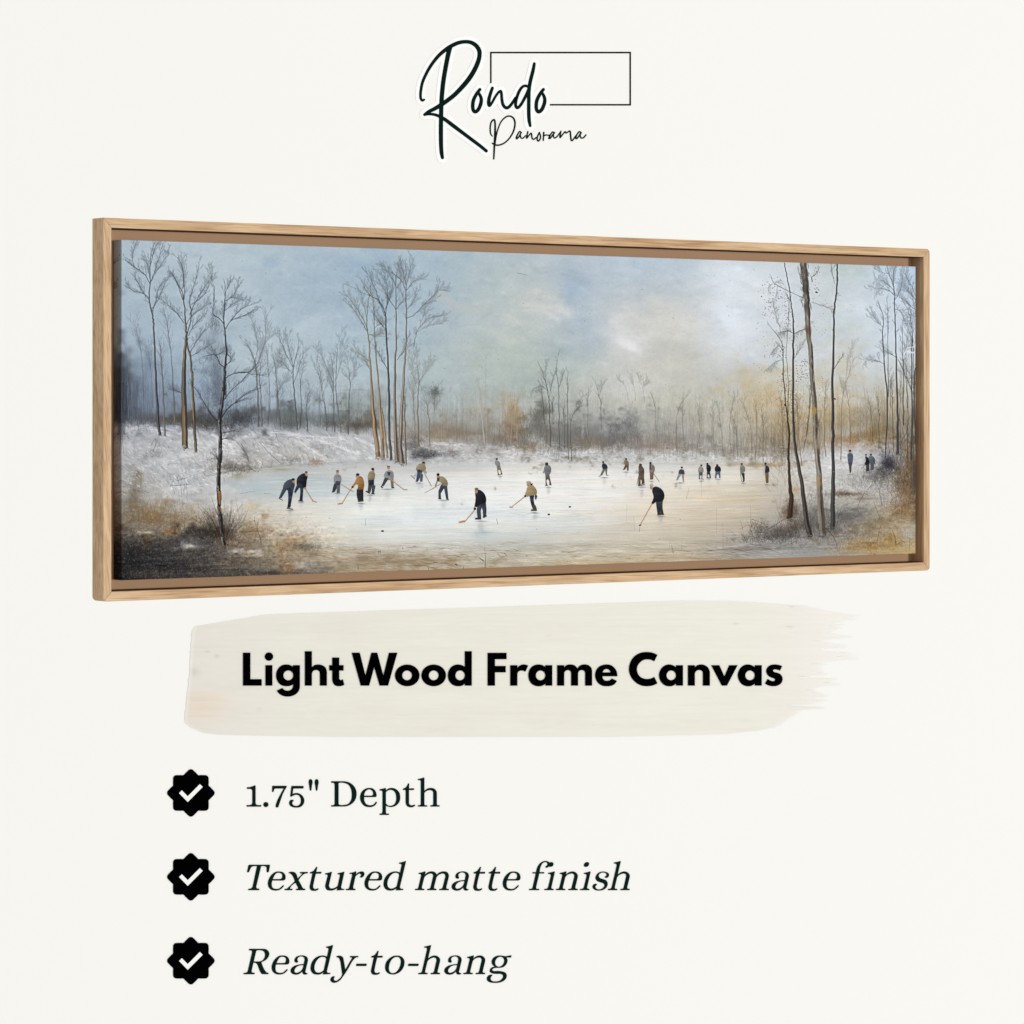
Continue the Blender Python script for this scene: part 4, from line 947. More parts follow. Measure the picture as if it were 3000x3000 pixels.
for s in ['255,1190,5 300,1185,5 375,1190,4', '235,1100,5 250,1075,5 340,1105,3', '250,1090,4 235,1180,3', '255,1095,3 275,1170,3 300,1165,2', '140,1160,3 200,1125,2', '360,1170,5 480,1100,5 560,1050,4', '380,1160,4 470,1120,4', '1170,950,5 1210,870,4 1290,770,3', '1350,800,3 1370,880,4 1380,955,4', '1230,850,3 1290,870,2', '1450,930,4 1480,890,4 1520,870,3', '890,1145,5 960,1230,5 990,1310,4', '960,1225,4 1030,1215,3 1090,1230,2', '1310,920,3 1360,1060,3',
          '985,1140,4 1010,1020,3 1025,960,2', '1500,1290,5 1490,1220,4 1465,1160,2', '1500,1295,4 1560,1260,3', '1335,1270,4 1370,1120,3', '1200,1250,3 1225,1180,2', '1010,1340,3 1025,1260,2', '885,1130,4 920,1010,3', '700,960,3 760,800,2', '700,1000,3 780,880,2', '1545,400,6 1590,320,4 1610,230,3', '840,1170,4 910,1150,4 950,1160,3', '1215,740,3 1230,660,2', '1310,1380,8 1320,1372,6', '235,1280,2 238,1150,2 232,940,1', '1620,1340,3 1622,1200,2']:
    o.append(wiggle(path('8', s), .6, 4))
splat(o, (60, 54, 50), .7)
o = []
for s in ['1490,1500,4 1492,1400,3 1487,1310,2', '1440,1410,5 1480,1440,7', '1655,1370,3 1680,1390,5', '560,1350,4 562,1380,3', '577,1352,4 577,1380,3', '556,1352,4 580,1352,4', '385,1510,4 383,1480,3', '1230,1466,8 1248,1470,8', '590,1176,12 604,1176,12', '770,1322,5 776,1332,4', '1300,1510,4 1302,1485,3', '995,1515,4 997,1490,3', '1040,1448,5 1080,1452,4', '380,1370,3 500,1376,3', '1600,1370,3 1630,1412,2', '1590,1070,3 1600,1120,3', '450,1070,2 448,1130,2', '1770,325,3 1860,345,2']:
    o.append(path('4' if s != '1770,325,3 1860,345,2' else '3', s))
splat(o, (40, 37, 36), .8)
o = []
for s in ['1330,1300,4 1345,1370,4', '1357,1340,3 1345,1365,3', '1490,1400,3 1520,1360,2', '1460,890,3 1485,790,2', '1050,1180,4 1052,1140,3', '940,940,2 938,1090,2', '1000,1050,2 1010,1170,2', '1720,970,2 1720,1200,2', '1775,1100,2 1778,1330,2', '1310,1320,2 1320,1260,2', '1420,1340,2 1420,1260,2', '1590,880,2 1592,700,1', '65,1390,7 75,1392,6', '1225,1245,5 1227,1247,5', '1405,1072,6 1407,1076,6', '155,1160,6 158,1163,5', '20,1272,2 90,1276,2', '560,1088,3 570,1085,3']:
    o.append(path('6', s))
splat(o, (88, 74, 60), .6)
# arch shaped thicket on the far shore, white crest of the hill
for ax, ay, an in ((790, 420, 30), (805, 360, 40), (830, 300, 44), (865, 255, 44), (905, 235, 44), (945, 240, 40), (985, 270, 34), (1015, 320, 24), (860, 400, 26), (920, 350, 26), (965, 300, 24)):
    q = zp('6', ax, ay); fan(q[0], q[1] + 8, 7, 6, an, 18, (84, 84, 86), .42, .5)
splat([wiggle(path('3', '20,1460,12 60,1420,16 120,1390,14 200,1366,10 300,1350,6'), 1.2, 5)], (198, 203, 206), .16)
splat([wiggle(path('3', '250,1345,4 330,1345,5 420,1340,4 490,1360,3'), .8, 5)], (110, 100, 84), .3)
# ice: reflections, scrapes and light sweeps
o = []
for (reg, x, y, w, h) in [('4', 1455, 1150, 60, 90), ('4', 410, 950, 40, 30), ('4', 485, 890, 20, 50), ('4', 940, 785, 20, 30), ('6', 145, 1040, 50, 60), ('6', 260, 830, 30, 50), ('6', 1235, 1070, 40, 50), ('2', 1575, 1010, 30, 20), ('6', 1070, 850, 30, 60)]:
    for _ in range(22):
        yy = y + random.uniform(-h / 2, h / 2); xx = x + random.gauss(0, w * .2); l = random.uniform(.2, .5) * w
        a = zp(reg, xx - l, yy); b = zp(reg, xx + l, yy)
        o.append([(a[0], a[1], .6), ((a[0] + b[0]) / 2, a[1], 1.3), (b[0], b[1], .6)])
splat(o, (126, 134, 140), .4)
for n, c, al, xr, yr in [(130, (234, 236, 237), .5, (820, 2250), (1375, 1560)), (90, (176, 198, 210), .35, (760, 1750), (1400, 1600)), (110, (206, 182, 148), .32, (1500, 2240), (1430, 1640)), (80, (150, 132, 108), .35, (1000, 2100), (1590, 1680)), (70, (120, 108, 94), .3, (1050, 2250), (1600, 1680)), (60, (232, 226, 212), .4, (1700, 2220), (1400, 1600))]:
    o = []
    for _ in range(n):
        x = random.uniform(*xr); y = random.uniform(*yr); l = random.uniform(15, 90)
        sl = random.gauss(0, .03)
        o.append([(x - l, y - l * sl, .5), (x, y, random.uniform(.7, 2.2)), (x + l, y + l * sl, .5)])
    splat(o, c, al)
for reg, x, y, w in [('2', 1575, 992, 40), ('2', 1670, 924, 30), ('4', 205, 846, 34), ('4', 410, 932, 40), ('4', 490, 860, 36), ('4', 640, 808, 56), ('4', 915, 756, 36), ('4', 1130, 906, 50), ('4', 1455, 1086, 60), ('4', 1622, 696, 22), ('6', 138, 1012, 40), ('6', 258, 790, 30), ('6', 745, 706, 40), ('6', 935, 658, 26), ('6', 1070, 788, 40), ('6', 1157, 738, 22), ('6', 1238, 1046, 44), ('6', 1405, 752, 40), ('6', 1588, 736, 24), ('6', 1655, 716, 24), ('6', 1735, 720, 30), ('8', 172, 754, 22), ('8', 380, 768, 24), ('8', 1102, 676, 20), ('8', 1256, 662, 24)]:
    q = zp(reg, x, y); ww = w / ZS
    blob(q[0], q[1] + 2, ww * .8, 2.2, (120, 128, 134), .45)
    blob(q[0], q[1] + ww * .9, ww * .45, ww * .8, (172, 176, 178), .35)
    splat([[(q[0] - ww * .8, q[1] + 1, .6), (q[0], q[1] + .6, 1.6), (q[0] + ww * .9, q[1] + 1.4, .6)]], (78, 80, 84), .55)
# snow dabs and drag marks
for n, c, al, xr, yr, an in [(110, (230, 231, 234), .45, (365, 1120), (1262, 1400), .9), (150, (132, 134, 140), .4, (365, 1120), (1265, 1450), 1.0), (90, (222, 223, 225), .5, (365, 760), (1380, 1500), .9), (220, (224, 224, 226), .5, (1210, 2300), (1300, 1345), .3), (180, (132, 130, 130), .4, (1210, 2280), (1295, 1345), .5), (110, (222, 222, 224), .45, (2440, 2640), (1320, 1480), .5), (160, (112, 108, 104), .4, (2430, 2670), (1340, 1600), .6), (70, (200, 198, 194), .35, (2420, 2600), (1560, 1625), .2)]:
    o = []
    for _ in range(n):
        x = random.uniform(*xr); y = random.uniform(*yr); l = random.uniform(3, 13)
        a = random.gauss(0, an)
        if 730 < x and y > 1385 and x < 2330: continue
        o.append([(x, y, random.uniform(.8, 2.4)), (x + math.cos(a) * l, y + math.sin(a) * l, .6)])
    splat(o, c, al)
# flecks and specks
def flecks(n, xr, yr, c, al, s=(.7, 1.5)):
    o = []
    for _ in range(n):
        x = random.uniform(*xr); y = random.uniform(*yr); w = random.uniform(*s)
        o.append([(x, y, w), (x + .9, y + random.uniform(-.6, .6), w)])
    splat(o, c, al)
flecks(110, (700, 2640), (760, 1150), (70, 66, 60), .7, (.8, 1.9))
flecks(200, (1480, 2250), (860, 1100), (158, 146, 130), .5)
flecks(900, (358, 760), (1575, 1698), (170, 160, 140), .55, (.7, 1.4))
flecks(700, (358, 980), (1500, 1690), (196, 178, 146), .5)
flecks(500, (358, 980), (1500, 1690), (34, 32, 32), .6)
flecks(500, (2280, 2680), (1420, 1640), (70, 60, 48), .5)
flecks(120, (2420, 2680), (1380, 1640), (220, 214, 204), .4)
flecks(400, (1000, 2250), (1590, 1690), (92, 80, 66), .5)
flecks(260, (2200, 2420), (830, 1250), (58, 50, 44), .6, (.8, 2.2))
for n, xr, yr in ((46, (2232, 2300), (808, 880)), (26, (2240, 2262), (880, 930)), (34, (2262, 2304), (1010, 1050)), (30, (2296, 2318), (860, 960)), (60, (2330, 2368), (1050, 1120)), (80, (2290, 2330), (1090, 1240)), (24, (2384, 2400), (770, 850)), (16, (2345, 2352), (800, 850))):
    flecks(n, xr, yr, (60, 52, 46), .75, (1.0, 2.6))
# dark stray leaves
splat([path('7', '805,492,16 815,496,14'), path('7', '968,1420,14 972,1426,12'), path('7', '535,1472,18 538,1480,14'), path('7', '330,530,10 334,532,8')], (40, 32, 26), .85)
splat([path('7', '690,240,4 1665,276,4')], (150, 160, 170), .25)
# overall key of the print: a little more contrast, a greener grey in the sky, browner grass
IMG = (IMG - 128) * 1.07 + 126
skyz = np.clip((.46 - tt) / .1, 0, 1)[..., None]
IMG *= 1 + skyz * np.clip((1900 - PXg) / 400, .15, 1)[..., None] * np.array([.004, .003, -.015])
brz = (np.clip((tt - .76) / .06, 0, 1) * np.clip((1000 - PXg) / 150, 0, 1))[..., None]
g_ = IMG.mean(-1, keepdims=True)
IMG = IMG * (1 - brz * .3) + (g_ * np.array([1.06, .99, .90])) * brz * .3
# printed-canvas tooth
IMG += RNG.standard_normal((NR, NC))[..., None] * 2.0
# a slight extra crispness
IMG += (IMG - blur(IMG, 2, 2)) * 0.35
IMG = np.clip(IMG, 14, 244)

# ---- canvas mesh: fine grid on the front, wrapped round the stretcher at the sides
GAIN = 0.835
CW = 0.0222                                     # depth of the stretched canvas
Uf = np.array([pic_uv(x, 1200, G_)[0] for x in pxs])
ZZ = ZL + G_ * CA + Uf * SA
vt = (1200 - top_y(pxs)) * ZZ / FPX; vb = (1200 - bot_y(pxs)) * ZZ / FPX
vt = np.full(NC, vt.mean()); vb = np.full(NC, vb.mean())
NWRAP = 15
cols_u = np.concatenate([np.full(NWRAP, Uf[0]), Uf, [Uf[-1]]])
cols_w = np.concatenate([G_ + np.linspace(CW, CW / NWRAP, NWRAP), np.full(NC, G_), [G_ + CW]])
NCC = len(cols_u)
cimg = np.concatenate([IMG[:, NWRAP:0:-1], IMG, IMG[:, -1:]], axis=1)
rr = np.linspace(0, 1, NR)
V = np.zeros((NR + 2, NCC, 3), np.float32)
CV = np.zeros((NR + 2, NCC, 4), np.float32); CV[..., 3] = 1
vtop, vbot = vt[0], vb[0]
V[1:-1, :, 0] = (cols_u - W / 2)[None, :]
V[1:-1, :, 1] = cols_w[None, :]
V[1:-1, :, 2] = (vtop + (vbot - vtop) * rr)[:, None] + h2
V[0] = V[1]; V[0, :, 1] = G_ + CW
V[-1] = V[-2]; V[-1, :, 1] = G_ + CW
CV[1:-1, :, :3] = lin(cimg) * GAIN
CV[0] = CV[1]; CV[-1] = CV[-2]
nr, nc = NR + 2, NCC
idx = np.arange(nr * nc).reshape(nr, nc)
quads = np.stack([idx[:-1, :-1], idx[1:, :-1], idx[1:, 1:], idx[:-1, 1:]], -1).reshape(-1, 4).astype(np.int32)
me = bpy.data.meshes.new('canvas')
me.vertices.add(nr * nc); me.vertices.foreach_set('co', V.ravel())
me.loops.add(quads.size); me.loops.foreach_set('vertex_index', quads.ravel())
me.polygons.add(len(quads)); me.polygons.foreach_set('loop_start', np.arange(0, quads.size, 4, dtype=np.int32))
me.update(calc_edges=True)
ca = me.attributes.new('Col', 'FLOAT_COLOR', 'POINT')
ca.data.foreach_set('color', CV.ravel())
CANVAS = obj('canvas', me, M_CANVAS, PIC)

# ---- skaters: each a thin layer of paint of its own on the canvas
def fig(reg, parts, label):
    """parts: (colour, outline) / (colour, ('disc', x, y, r)) / (colour, ('line', 'x,y,w ...'))"""
    V, F, C = [], [], []
    for k, (col, sh) in enumerate(parts):
        w = G_ - 0.00025 - 0.00004 * k
        if isinstance(sh, str):
            loop = smooth_closed(parse(sh)[0], 4)
            tris = tessellate_polygon([[Vector((p[0], p[1], 0)) for p in loop]])
        elif sh[0] == 'disc':
            loop = ell(sh[1], sh[2], sh[3], sh[4] if len(sh) > 4 else None, 14)
            tris = [tuple(range(14))]
        else:
            pts = [tuple(float(q) for q in t.split(',')) for t in sh[1].split()]
            L_, R2 = [], []
            for i, p in enumerate(pts):
                a = pts[max(i - 1, 0)]; b = pts[min(i + 1, len(pts) - 1)]
                tx, ty = b[0] - a[0], b[1] - a[1]; l = math.hypot(tx, ty) or 1
                L_.append((p[0] - ty / l * p[2] / 2, p[1] + tx / l * p[2] / 2)); R2.append((p[0] + ty / l * p[2] / 2, p[1] - tx / l * p[2] / 2))
            loop = L_ + R2[::-1]
            m = len(loop)
            tris = [(i, i + 1, m - 2 - i, m - 1 - i) for i in range(len(pts) - 1)]
        b0 = len(V)
        c = np.array(col, float)
        mx = sum(p[0] for p in loop) / len(loop); my = sum(p[1] for p in loop) / len(loop)
        for p in loop:
            q = zp(reg, *p)
            V.append(pic_local(q[0], q[1], w))
            jit = random.gauss(0, 8) + np.clip((mx - p[0]) * .35 + (my - p[1]) * .2, -14, 14)
            C.append(list(lin(np.clip(c + jit, 8, 240)) * GAIN) + [1.0])
        for t in tris: F.append(tuple(b0 + i for i in t))
    me = bpy.data.meshes.new('painted_skater'); me.from_pydata(V, [], F); me.update()
    a = me.attributes.new('Col', 'FLOAT_COLOR', 'POINT')
    a.data.foreach_set('color', np.array(C, np.float32).ravel())
    o = obj('painted_skater', me, M_FIG, CANVAS)
    o['label'] = label
    return o

BLK, NVY, DGB, KHK, GRY, TAN, SKN, ORG, JEAN, SOLE = (24, 26, 32), (40, 46, 62), (60, 66, 78), (140, 128, 102), (132, 135, 140), (178, 142, 96), (176, 132, 104), (150, 108, 60), (54, 60, 74), (52, 46, 42)
ln = lambda s: ('line', s)
dc = lambda *a: ('disc',) + a
fig('2', [(DGB, '1520,785! 1548,812! 1500,888! 1477,890!'), (SOLE, ln('1478,888,8 1512,910,5')), (NVY, '1552,790! 1603,828! 1590,900 1578,972! 1552,972! 1560,890'), (NVY, dc(1570, 800, 30, 26)), (DGB, '1590,726 1614,755 1608,810 1598,842! 1585,835 1580,800 1550,800 1515,815! 1518,775 1548,738'), (SKN, dc(1607, 744, 12, 15)), (BLK, dc(1603, 726, 15, 10)), (SOLE, ln('1548,976,10 1602,986,6')), (TAN, ln('1600,828,5 1630,850,4'))], 'skater in a blue grey jacket bending far forward')
fig('2', [(NVY, '1640,760! 1668,782! 1625,842! 1610,836!'), (NVY, '1660,768! 1692,790! 1688,850 1684,912! 1656,914! 1664,840'), (NVY, dc(1668, 780, 24, 22)), (BLK, '1698,672 1722,682 1720,740 1714,795! 1690,800! 1668,762 1633,772! 1640,712 1668,684'), (SKN, dc(1717, 682, 11, 15)), ((94, 70, 52), dc(1717, 663, 12, 9)), (SOLE, ln('1648,912,10 1692,916,7')), (TAN, ln('1705,800,6 1740,858,6 1776,915,5')), (TAN, ln('1772,915,8 1808,925,7')), (SKN, dc(1706, 803, 9))], 'skater in a black jacket pushing a stick at the far left')
fig('4', [((58, 58, 62), '180,755! 212,765! 183,835! 158,836! 166,795'), ((92, 94, 98), '198,762! 230,762! 224,838! 198,838!'), ((58, 58, 62), dc(204, 762, 24, 14)), (GRY, '190,684 228,690 238,740 226,766! 182,760! 174,735 178,698'), ((60, 60, 66), '190,738! 230,744! 226,766! 186,762!'), (SKN, dc(206, 664, 12, 14)), ((120, 92, 74), dc(206, 652, 12, 8)), (TAN, ln('232,764,5 305,812,5 344,832,5')), (SOLE, ln('198,838,7 226,840,6')), (SOLE, ln('157,836,7 172,838,5'))], 'skater in a pale grey sweater')
fig('4', [((40, 36, 40), '374,808! 430,808! 430,912! 384,916! 372,860'), (ORG, '378,704 408,698 434,740 432,812! 378,814! 376,768 346,798! 332,786! 362,738'), (SKN, dc(377, 698, 12, 15)), (BLK, dc(381, 684, 15, 12)), (SOLE, ln('384,916,14 432,912,12')), (TAN, ln('334,796,6 290,862,6 246,936,6')), ((192, 150, 92), ln('250,934,12 208,940,14')), (BLK, dc(336, 792, 9))], 'skater in an orange brown jacket holding a stick')
fig('4', [((58, 56, 60), '474,766! 508,768! 492,840! 466,832!'), (JEAN, '504,762! 536,782! 522,850! 504,850!'), ((38, 40, 50), '471,722! 524,722! 522,772! 474,778!'), (KHK, '490,656 520,660 526,726! 471,732! 472,688'), (SKN, dc(518, 648, 9, 12)), (BLK, dc(512, 636, 13, 11)), (SOLE, ln('452,828,12 488,848,10')), (SOLE, ln('500,850,10 530,852,8'))], 'skater in a khaki jacket standing upright with dark breeches')
fig('4', [((56, 54, 54), '618,706! 652,716! 606,786! 586,786!'), ((110, 100, 88), '664,712! 692,716! 694,796! 674,796!'), ((70, 66, 62), dc(655, 716, 34, 14)), (GRY, '630,654 680,652 694,694 688,720 664,728 640,716 616,708 620,668'), ((54, 56, 64), '636,660! 668,660! 662,692! 646,692!'), (SKN, dc(650, 622, 12, 16)), ((206, 208, 210), dc(650, 602, 13, 9)), ((48, 48, 50), dc(650, 612, 13, 5)), (TAN, ln('652,708,6 720,766,6 784,815,6 814,817,8')), (SOLE, ln('584,788,12 600,800,8')), (SOLE, ln('676,796,12 700,800,8'))], 'skater in a grey and white jersey with legs spread wide')
fig('4', [((60, 69, 86), '904,638! 948,650! 908,742! 888,742!'), ((72, 82, 100), '922,656! 950,684! 944,746! 924,746!'), ((60, 69, 86), dc(924, 650, 24, 16)), (KHK, '902,606 948,588 972,614 970,646 946,652 924,640 894,648'), ((46, 42, 42), '896,640! 925,640! 915,668! 900,660!'), (KHK, '962,634! 984,668! 976,678! 956,650!'), (SKN, dc(962, 590, 9, 11)), ((46, 44, 44), dc(955, 580, 13, 9)), ((140, 124, 104), ln('950,650,4 985,715,4 1024,785,4')), ((130, 130, 132), ln('845,688,6 880,724,6')), (SOLE, ln('886,742,8 904,746,6'))], 'skater in a khaki jacket bending below the tall tree clump')
fig('4', [(JEAN, '1108,768! 1148,780! 1104,848! 1106,892! 1084,892! 1084,826!'), ((54, 66, 90), '1128,778! 1160,786! 1170,894! 1152,896!'), (JEAN, dc(1132, 784, 28, 14)), (KHK, '1098,698 1140,714 1166,760 1160,786! 1122,782! 1088,746 1064,794! 1052,784! 1072,728 1078,706'), ((56, 52, 48), '1072,704! 1094,704! 1090,740! 1072,742!'), (SKN, dc(1080, 700, 11, 13)), (BLK, dc(1081, 684, 13, 13)), (TAN, ln('1102,764,5 1055,795,6 965,844,5')), (SOLE, ln('1084,892,12 1110,896,9')), (SOLE, ln('1152,896,10 1174,902,8'))], 'skater in a khaki jacket and jeans leaning over a short stick')
fig('4', [((62, 66, 74), '1424,938! 1472,934! 1452,1000! 1456,1062! 1424,1062! 1417,1000!'), ((52, 56, 66), '1450,934! 1496,928! 1502,990 1496,1050! 1474,1052! 1470,1000!'), ((56, 60, 68), dc(1458, 944, 36, 18)), (BLK, '1432,816 1470,834 1500,900 1496,934! 1444,946! 1416,968! 1398,962! 1408,884 1406,840'), (SKN, dc(1414, 830, 13, 18)), ((92, 84, 74), dc(1416, 810, 16, 11)), (SOLE, ln('1404,1068,16 1456,1068,16')), ((60, 58, 60), ln('1474,1056,18 1504,1040,14')), (TAN, ln('1402,990,7 1360,1042,7 1314,1094,7')), ((190, 138, 76), ln('1318,1090,18 1262,1100,15')), (BLK, dc(1402, 982, 11)), (SKN, dc(1404, 968, 7))], 'large skater in a black coat with a flat cap')
fig('4', [((110, 100, 82), '1592,606! 1620,604! 1640,680! 1628,684! 1611,642 1616,688! 1602,688!'), ((132, 136, 138), '1584,560 1610,568 1622,606! 1592,612! 1578,590'), ((60, 56, 54), dc(1592, 548, 9, 10)), (SOLE, ln('1600,688,6 1642,680,5'))], 'small grey figure near the far shore')
fig('6', [(NVY, '94,862! 132,864! 132,920 156,986! 124,988! 104,930'), ((70, 62, 52), '122,950! 146,950! 158,988! 126,990!'), ((52, 46, 46), '142,852! 162,870! 150,908! 140,890!'), (NVY, dc(114, 872, 22, 14)), ((150, 132, 96), '98,764 136,790 158,832 154,860! 96,868! 76,878! 50,872! 68,822 80,786'), (BLK, '96,760! 124,762! 110,782!'), (SKN, dc(84, 772, 13, 15)), ((150, 148, 146), dc(87, 752, 20, 11)), ((84, 72, 58), ln('108,994,18 158,994,14')), (TAN, ln('52,878,6 0,918,6 -66,970,6')), ((150, 140, 124), ln('-78,966,12 -52,970,8')), (BLK, dc(56, 872, 9))], 'skater in a khaki jacket with a grey cap in the middle of the pond')
fig('6', [((92, 84, 72), '232,676! 264,680! 284,770! 266,772! 251,726 250,776! 234,778!'), ((112, 114, 120), '238,600 274,610 280,656 264,690! 234,690! 220,640'), ((60, 56, 54), dc(243, 591, 15, 15)), ((130, 120, 108), ln('226,640,8 212,672,7')), (SOLE, ln('230,780,7 256,776,6')), (SOLE, ln('266,772,8 286,774,6'))], 'grey skater standing with a dark hood')
fig('6', [((92, 90, 84), '734,630! 760,632! 726,690! 704,702!'), ((104, 96, 84), '750,630! 772,632! 766,684! 786,694! 760,692!'), (NVY, '732,586 764,598 774,630! 734,638! 724,606'), (BLK, dc(735, 575, 9)), (TAN, ln('694,702,6 722,688,4'))], 'small skater in a navy jacket with legs apart')
fig('6', [((84, 68, 50), '928,598! 956,598! 924,640! 906,646!'), ((96, 82, 62), '940,598! 958,598! 956,650! 944,652!'), ((120, 108, 82), '926,556 954,572 956,602! 924,602! 918,576'), ((54, 46, 42), dc(935, 549, 9)), (TAN, ln('908,545,3 930,590,3'))], 'small skater in a khaki coat near the far bank')
fig('6', [((84, 74, 58), '1044,684! 1090,686! 1096,762! 1068,770! 1066,730 1062,778! 1040,778!'), ((86, 72, 62), '1052,602 1080,618 1090,692! 1044,698! 1044,650'), ((62, 50, 44), dc(1060, 600, 13, 12)), ((120, 100, 80), ln('1042,700,4 1030,776,3')), (SOLE, ln('1040,780,9 1100,772,7'))], 'skater in a brown coat behind the large bent skater')
fig('6', [((112, 78, 64), '1140,656! 1176,658! 1170,726! 1144,728!'), ((124, 118, 112), '1142,592 1174,602 1182,660! 1140,666! 1138,620'), (BLK, dc(1147, 583, 10, 10)), ((60, 56, 54), '1140,590! 1152,590! 1148,640! 1138,640!'), ((120, 120, 120), ln('1176,676,4 1226,750,3'))], 'skater in a grey coat and reddish trousers')
fig('6', [((40, 42, 50), '1194,908! 1238,914! 1232,980 1238,1036! 1210,1036! 1198,960!'), ((46, 46, 54), '1226,914! 1256,902! 1252,970 1264,1032! 1240,1036! 1232,980'), ((28, 30, 38), '1176,792 1230,800 1268,858 1262,900 1250,918! 1196,922! 1168,942! 1154,932! 1174,880 1162,818'), (SKN, dc(1155, 796, 13, 18)), ((164, 166, 172), dc(1157, 776, 16, 11)), ((96, 70, 44), ln('1206,1036,10 1266,1032,10')), (TAN, ln('1162,938,6 1110,1030,6 1058,1124,6')), ((66, 54, 42), ln('1048,1128,12 1066,1122,10'))], 'large skater in a black coat with a pale cap bending over a long stick')
fig('6', [((130, 142, 156), '1394,670! 1416,680! 1386,732! 1369,736!'), ((150, 130, 100), '1420,680! 1434,680! 1440,746! 1430,746!'), ((60, 62, 72), '1404,640 1430,640 1444,682! 1392,678!'), (BLK, dc(1420, 622, 9)), (TAN, ln('1438,690,4 1432,750,3'))], 'small bending skater with pale blue trousers')
fig('6', [((62, 72, 92), '1568,658! 1602,658! 1597,726! 1588,726! 1585,690 1581,726! 1569,726!'), ((148, 144, 134), '1572,616 1600,620 1609,660! 1564,664! 1564,635'), ((44, 42, 44), dc(1590, 604, 9)), ((180, 120, 70), ln('1590,712,6 1612,732,5'))], 'small skater in a pale grey coat')
fig('6', [((46, 48, 60), '1639,652! 1664,652! 1673,706! 1662,712! 1650,682 1646,712! 1637,712!'), (BLK, '1638,596 1664,604 1670,656! 1640,658! 1634,620'), (BLK, dc(1642, 590, 9)), (SOLE, ln('1636,712,6 1674,710,5'))], 'small skater in black between two others')
fig('6', [((66, 84, 110), '1714,652! 1754,652! 1757,713! 1745,713! 1735,682 1721,716! 1707,716!'), (BLK, '1718,610 1750,615 1760,656! 1714,660! 1706,640'), (BLK, dc(1728, 602, 9))], 'small skater in black with blue trousers')
fig('8', [((34, 32, 34), '154,676! 182,668! 184,736! 170,742! 164,700'), ((116, 118, 116), '150,604 180,612 187,656! 150,684! 144,640'), ((70, 60, 54), dc(159, 592, 9)), ((120, 112, 100), ln('148,684,4 160,745,3')), (SOLE, ln('162,748,6 182,742,5'))], 'small skater in a grey coat left of the near trunks')
fig('8', [((110, 82, 52), '360,662! 393,658! 391,756! 370,760! 364,700'), ((42, 46, 72), '360,604 390,614 398,660! 362,674! 358,630'), ((74, 60, 52), dc(365, 592, 10)), ((210, 206, 200), ln('360,606,5 358,650,4')), (BLK, dc(366, 584, 10, 5))], 'skater in a navy jumper left of the near trunks')
fig('8', [((84, 70, 60), '1090,596! 1116,598! 1111,666! 1098,670!'), ((74, 82, 98), '1086,500 1118,500 1125,560 1116,604! 1090,608! 1082,550'), (SKN, dc(1101, 488, 10, 10)), (BLK, dc(1101, 477, 12, 9))], 'figure in a blue grey coat standing on the right bank')
fig('8', [((52, 48, 48), '1240,588! 1270,588! 1267,650! 1242,658!'), (BLK, '1236,524 1260,540 1270,592! 1240,602! 1230,596 1240,560'), ((60, 50, 46), dc(1240, 512, 8)), ((130, 116, 100), ln('1230,600,4 1195,640,3'))], 'figure in black on the right bank')
fig('8', [((72, 72, 78), '1280,588! 1312,588! 1306,642! 1280,642!'), ((88, 92, 102), '1276,520 1308,530 1318,592! 1280,602!'), ((50, 46, 46), dc(1283, 510, 9))], 'figure in grey beside the dark bush')
def puck(reg, x, y, a, b):
    V = [pic_local(*zp(reg, p[0], p[1]), G_ - 0.0003) for p in ell(x, y, a, b, 14)]
    me = bpy.data.meshes.new('puck'); me.from_pydata(V, [], [tuple(range(14))]); me.update()
    at = me.attributes.new('Col', 'FLOAT_COLOR', 'POINT')
    at.data.foreach_set('color', np.array([list(lin((20, 20, 22))) + [1.0]] * 14, np.float32).ravel())
    obj('painted_puck', me, M_FIG, CANVAS)
puck('6', 262, 1031, 11, 8); puck('6', 445, 965, 11, 7); puck('4', 597, 1176, 12, 8)

# ------------------------------------------------------------------ beige brush stroke on the backdrop
TOPX = [537, 545, 560, 575, 605, 650, 760, 850, 1000, 1300, 1600, 2000, 2100, 2200, 2300, 2400, 2450, 2500, 2560]
TOPY = [2100, 1960, 1850, 1835, 1823, 1815, 1803, 1796, 1792, 1785, 1775, 1763, 1760, 1761, 1766, 1775, 1786, 1796, 1800]
# left and right ends as functions of height (sheet units), bottom edge as function of x
LY = [1760, 1800, 1835, 1850, 1900, 2000, 2060, 2100, 2116, 2130, 2145, 2152, 2160]
LX = [2000, 780, 572, 563, 559, 552, 546, 541, 541, 558, 590, 640, 1100]
RY = [1760, 1775, 1790, 1800, 1815, 1826, 1835, 1850, 1870, 1890, 1905, 1915, 1930, 1945, 1955, 1970, 1985, 2000, 2015, 2025, 2040, 2055, 2065, 2080, 2095, 2110, 2120, 2130, 2140, 2150, 2160]
RX = [2140, 2360, 2420, 2470, 2480, 2495, 2450, 2440, 2440, 2436, 2448, 2500, 2470, 2440, 2420, 2424, 2410, 2396, 2392, 2400, 2440, 2410, 2360, 2342, 2326, 2305, 2290, 2270, 2215, 2120, 1700]
NRB, NCB = 232, 150
rb = np.random.default_rng(5)
ys = np.linspace(1760.5, 2158, NRB)
xl = np.interp(ys, LY, LX); xr = np.interp(ys, RY, RX)
jr = rb.standard_normal(NRB)
jr2 = np.interp(ys, np.linspace(1760, 2158, 44), rb.standard_normal(44))
bund = np.repeat(rb.standard_normal(NRB // 3 + 1), 3)[:NRB]
gapm = np.repeat(rb.random(NRB // 4 + 1), 4)[:NRB]
xr = xr + np.where((ys > 1795) & (ys < 2080), jr2 * 12 + bund * 17 + jr * 8 + np.where(gapm > .84, 42 * gapm, 0) - np.where(gapm < .25, 34, 0), jr * 3)
xl = xl + np.interp(ys, np.linspace(1760, 2158, 60), rb.standard_normal(60)) * 1.2
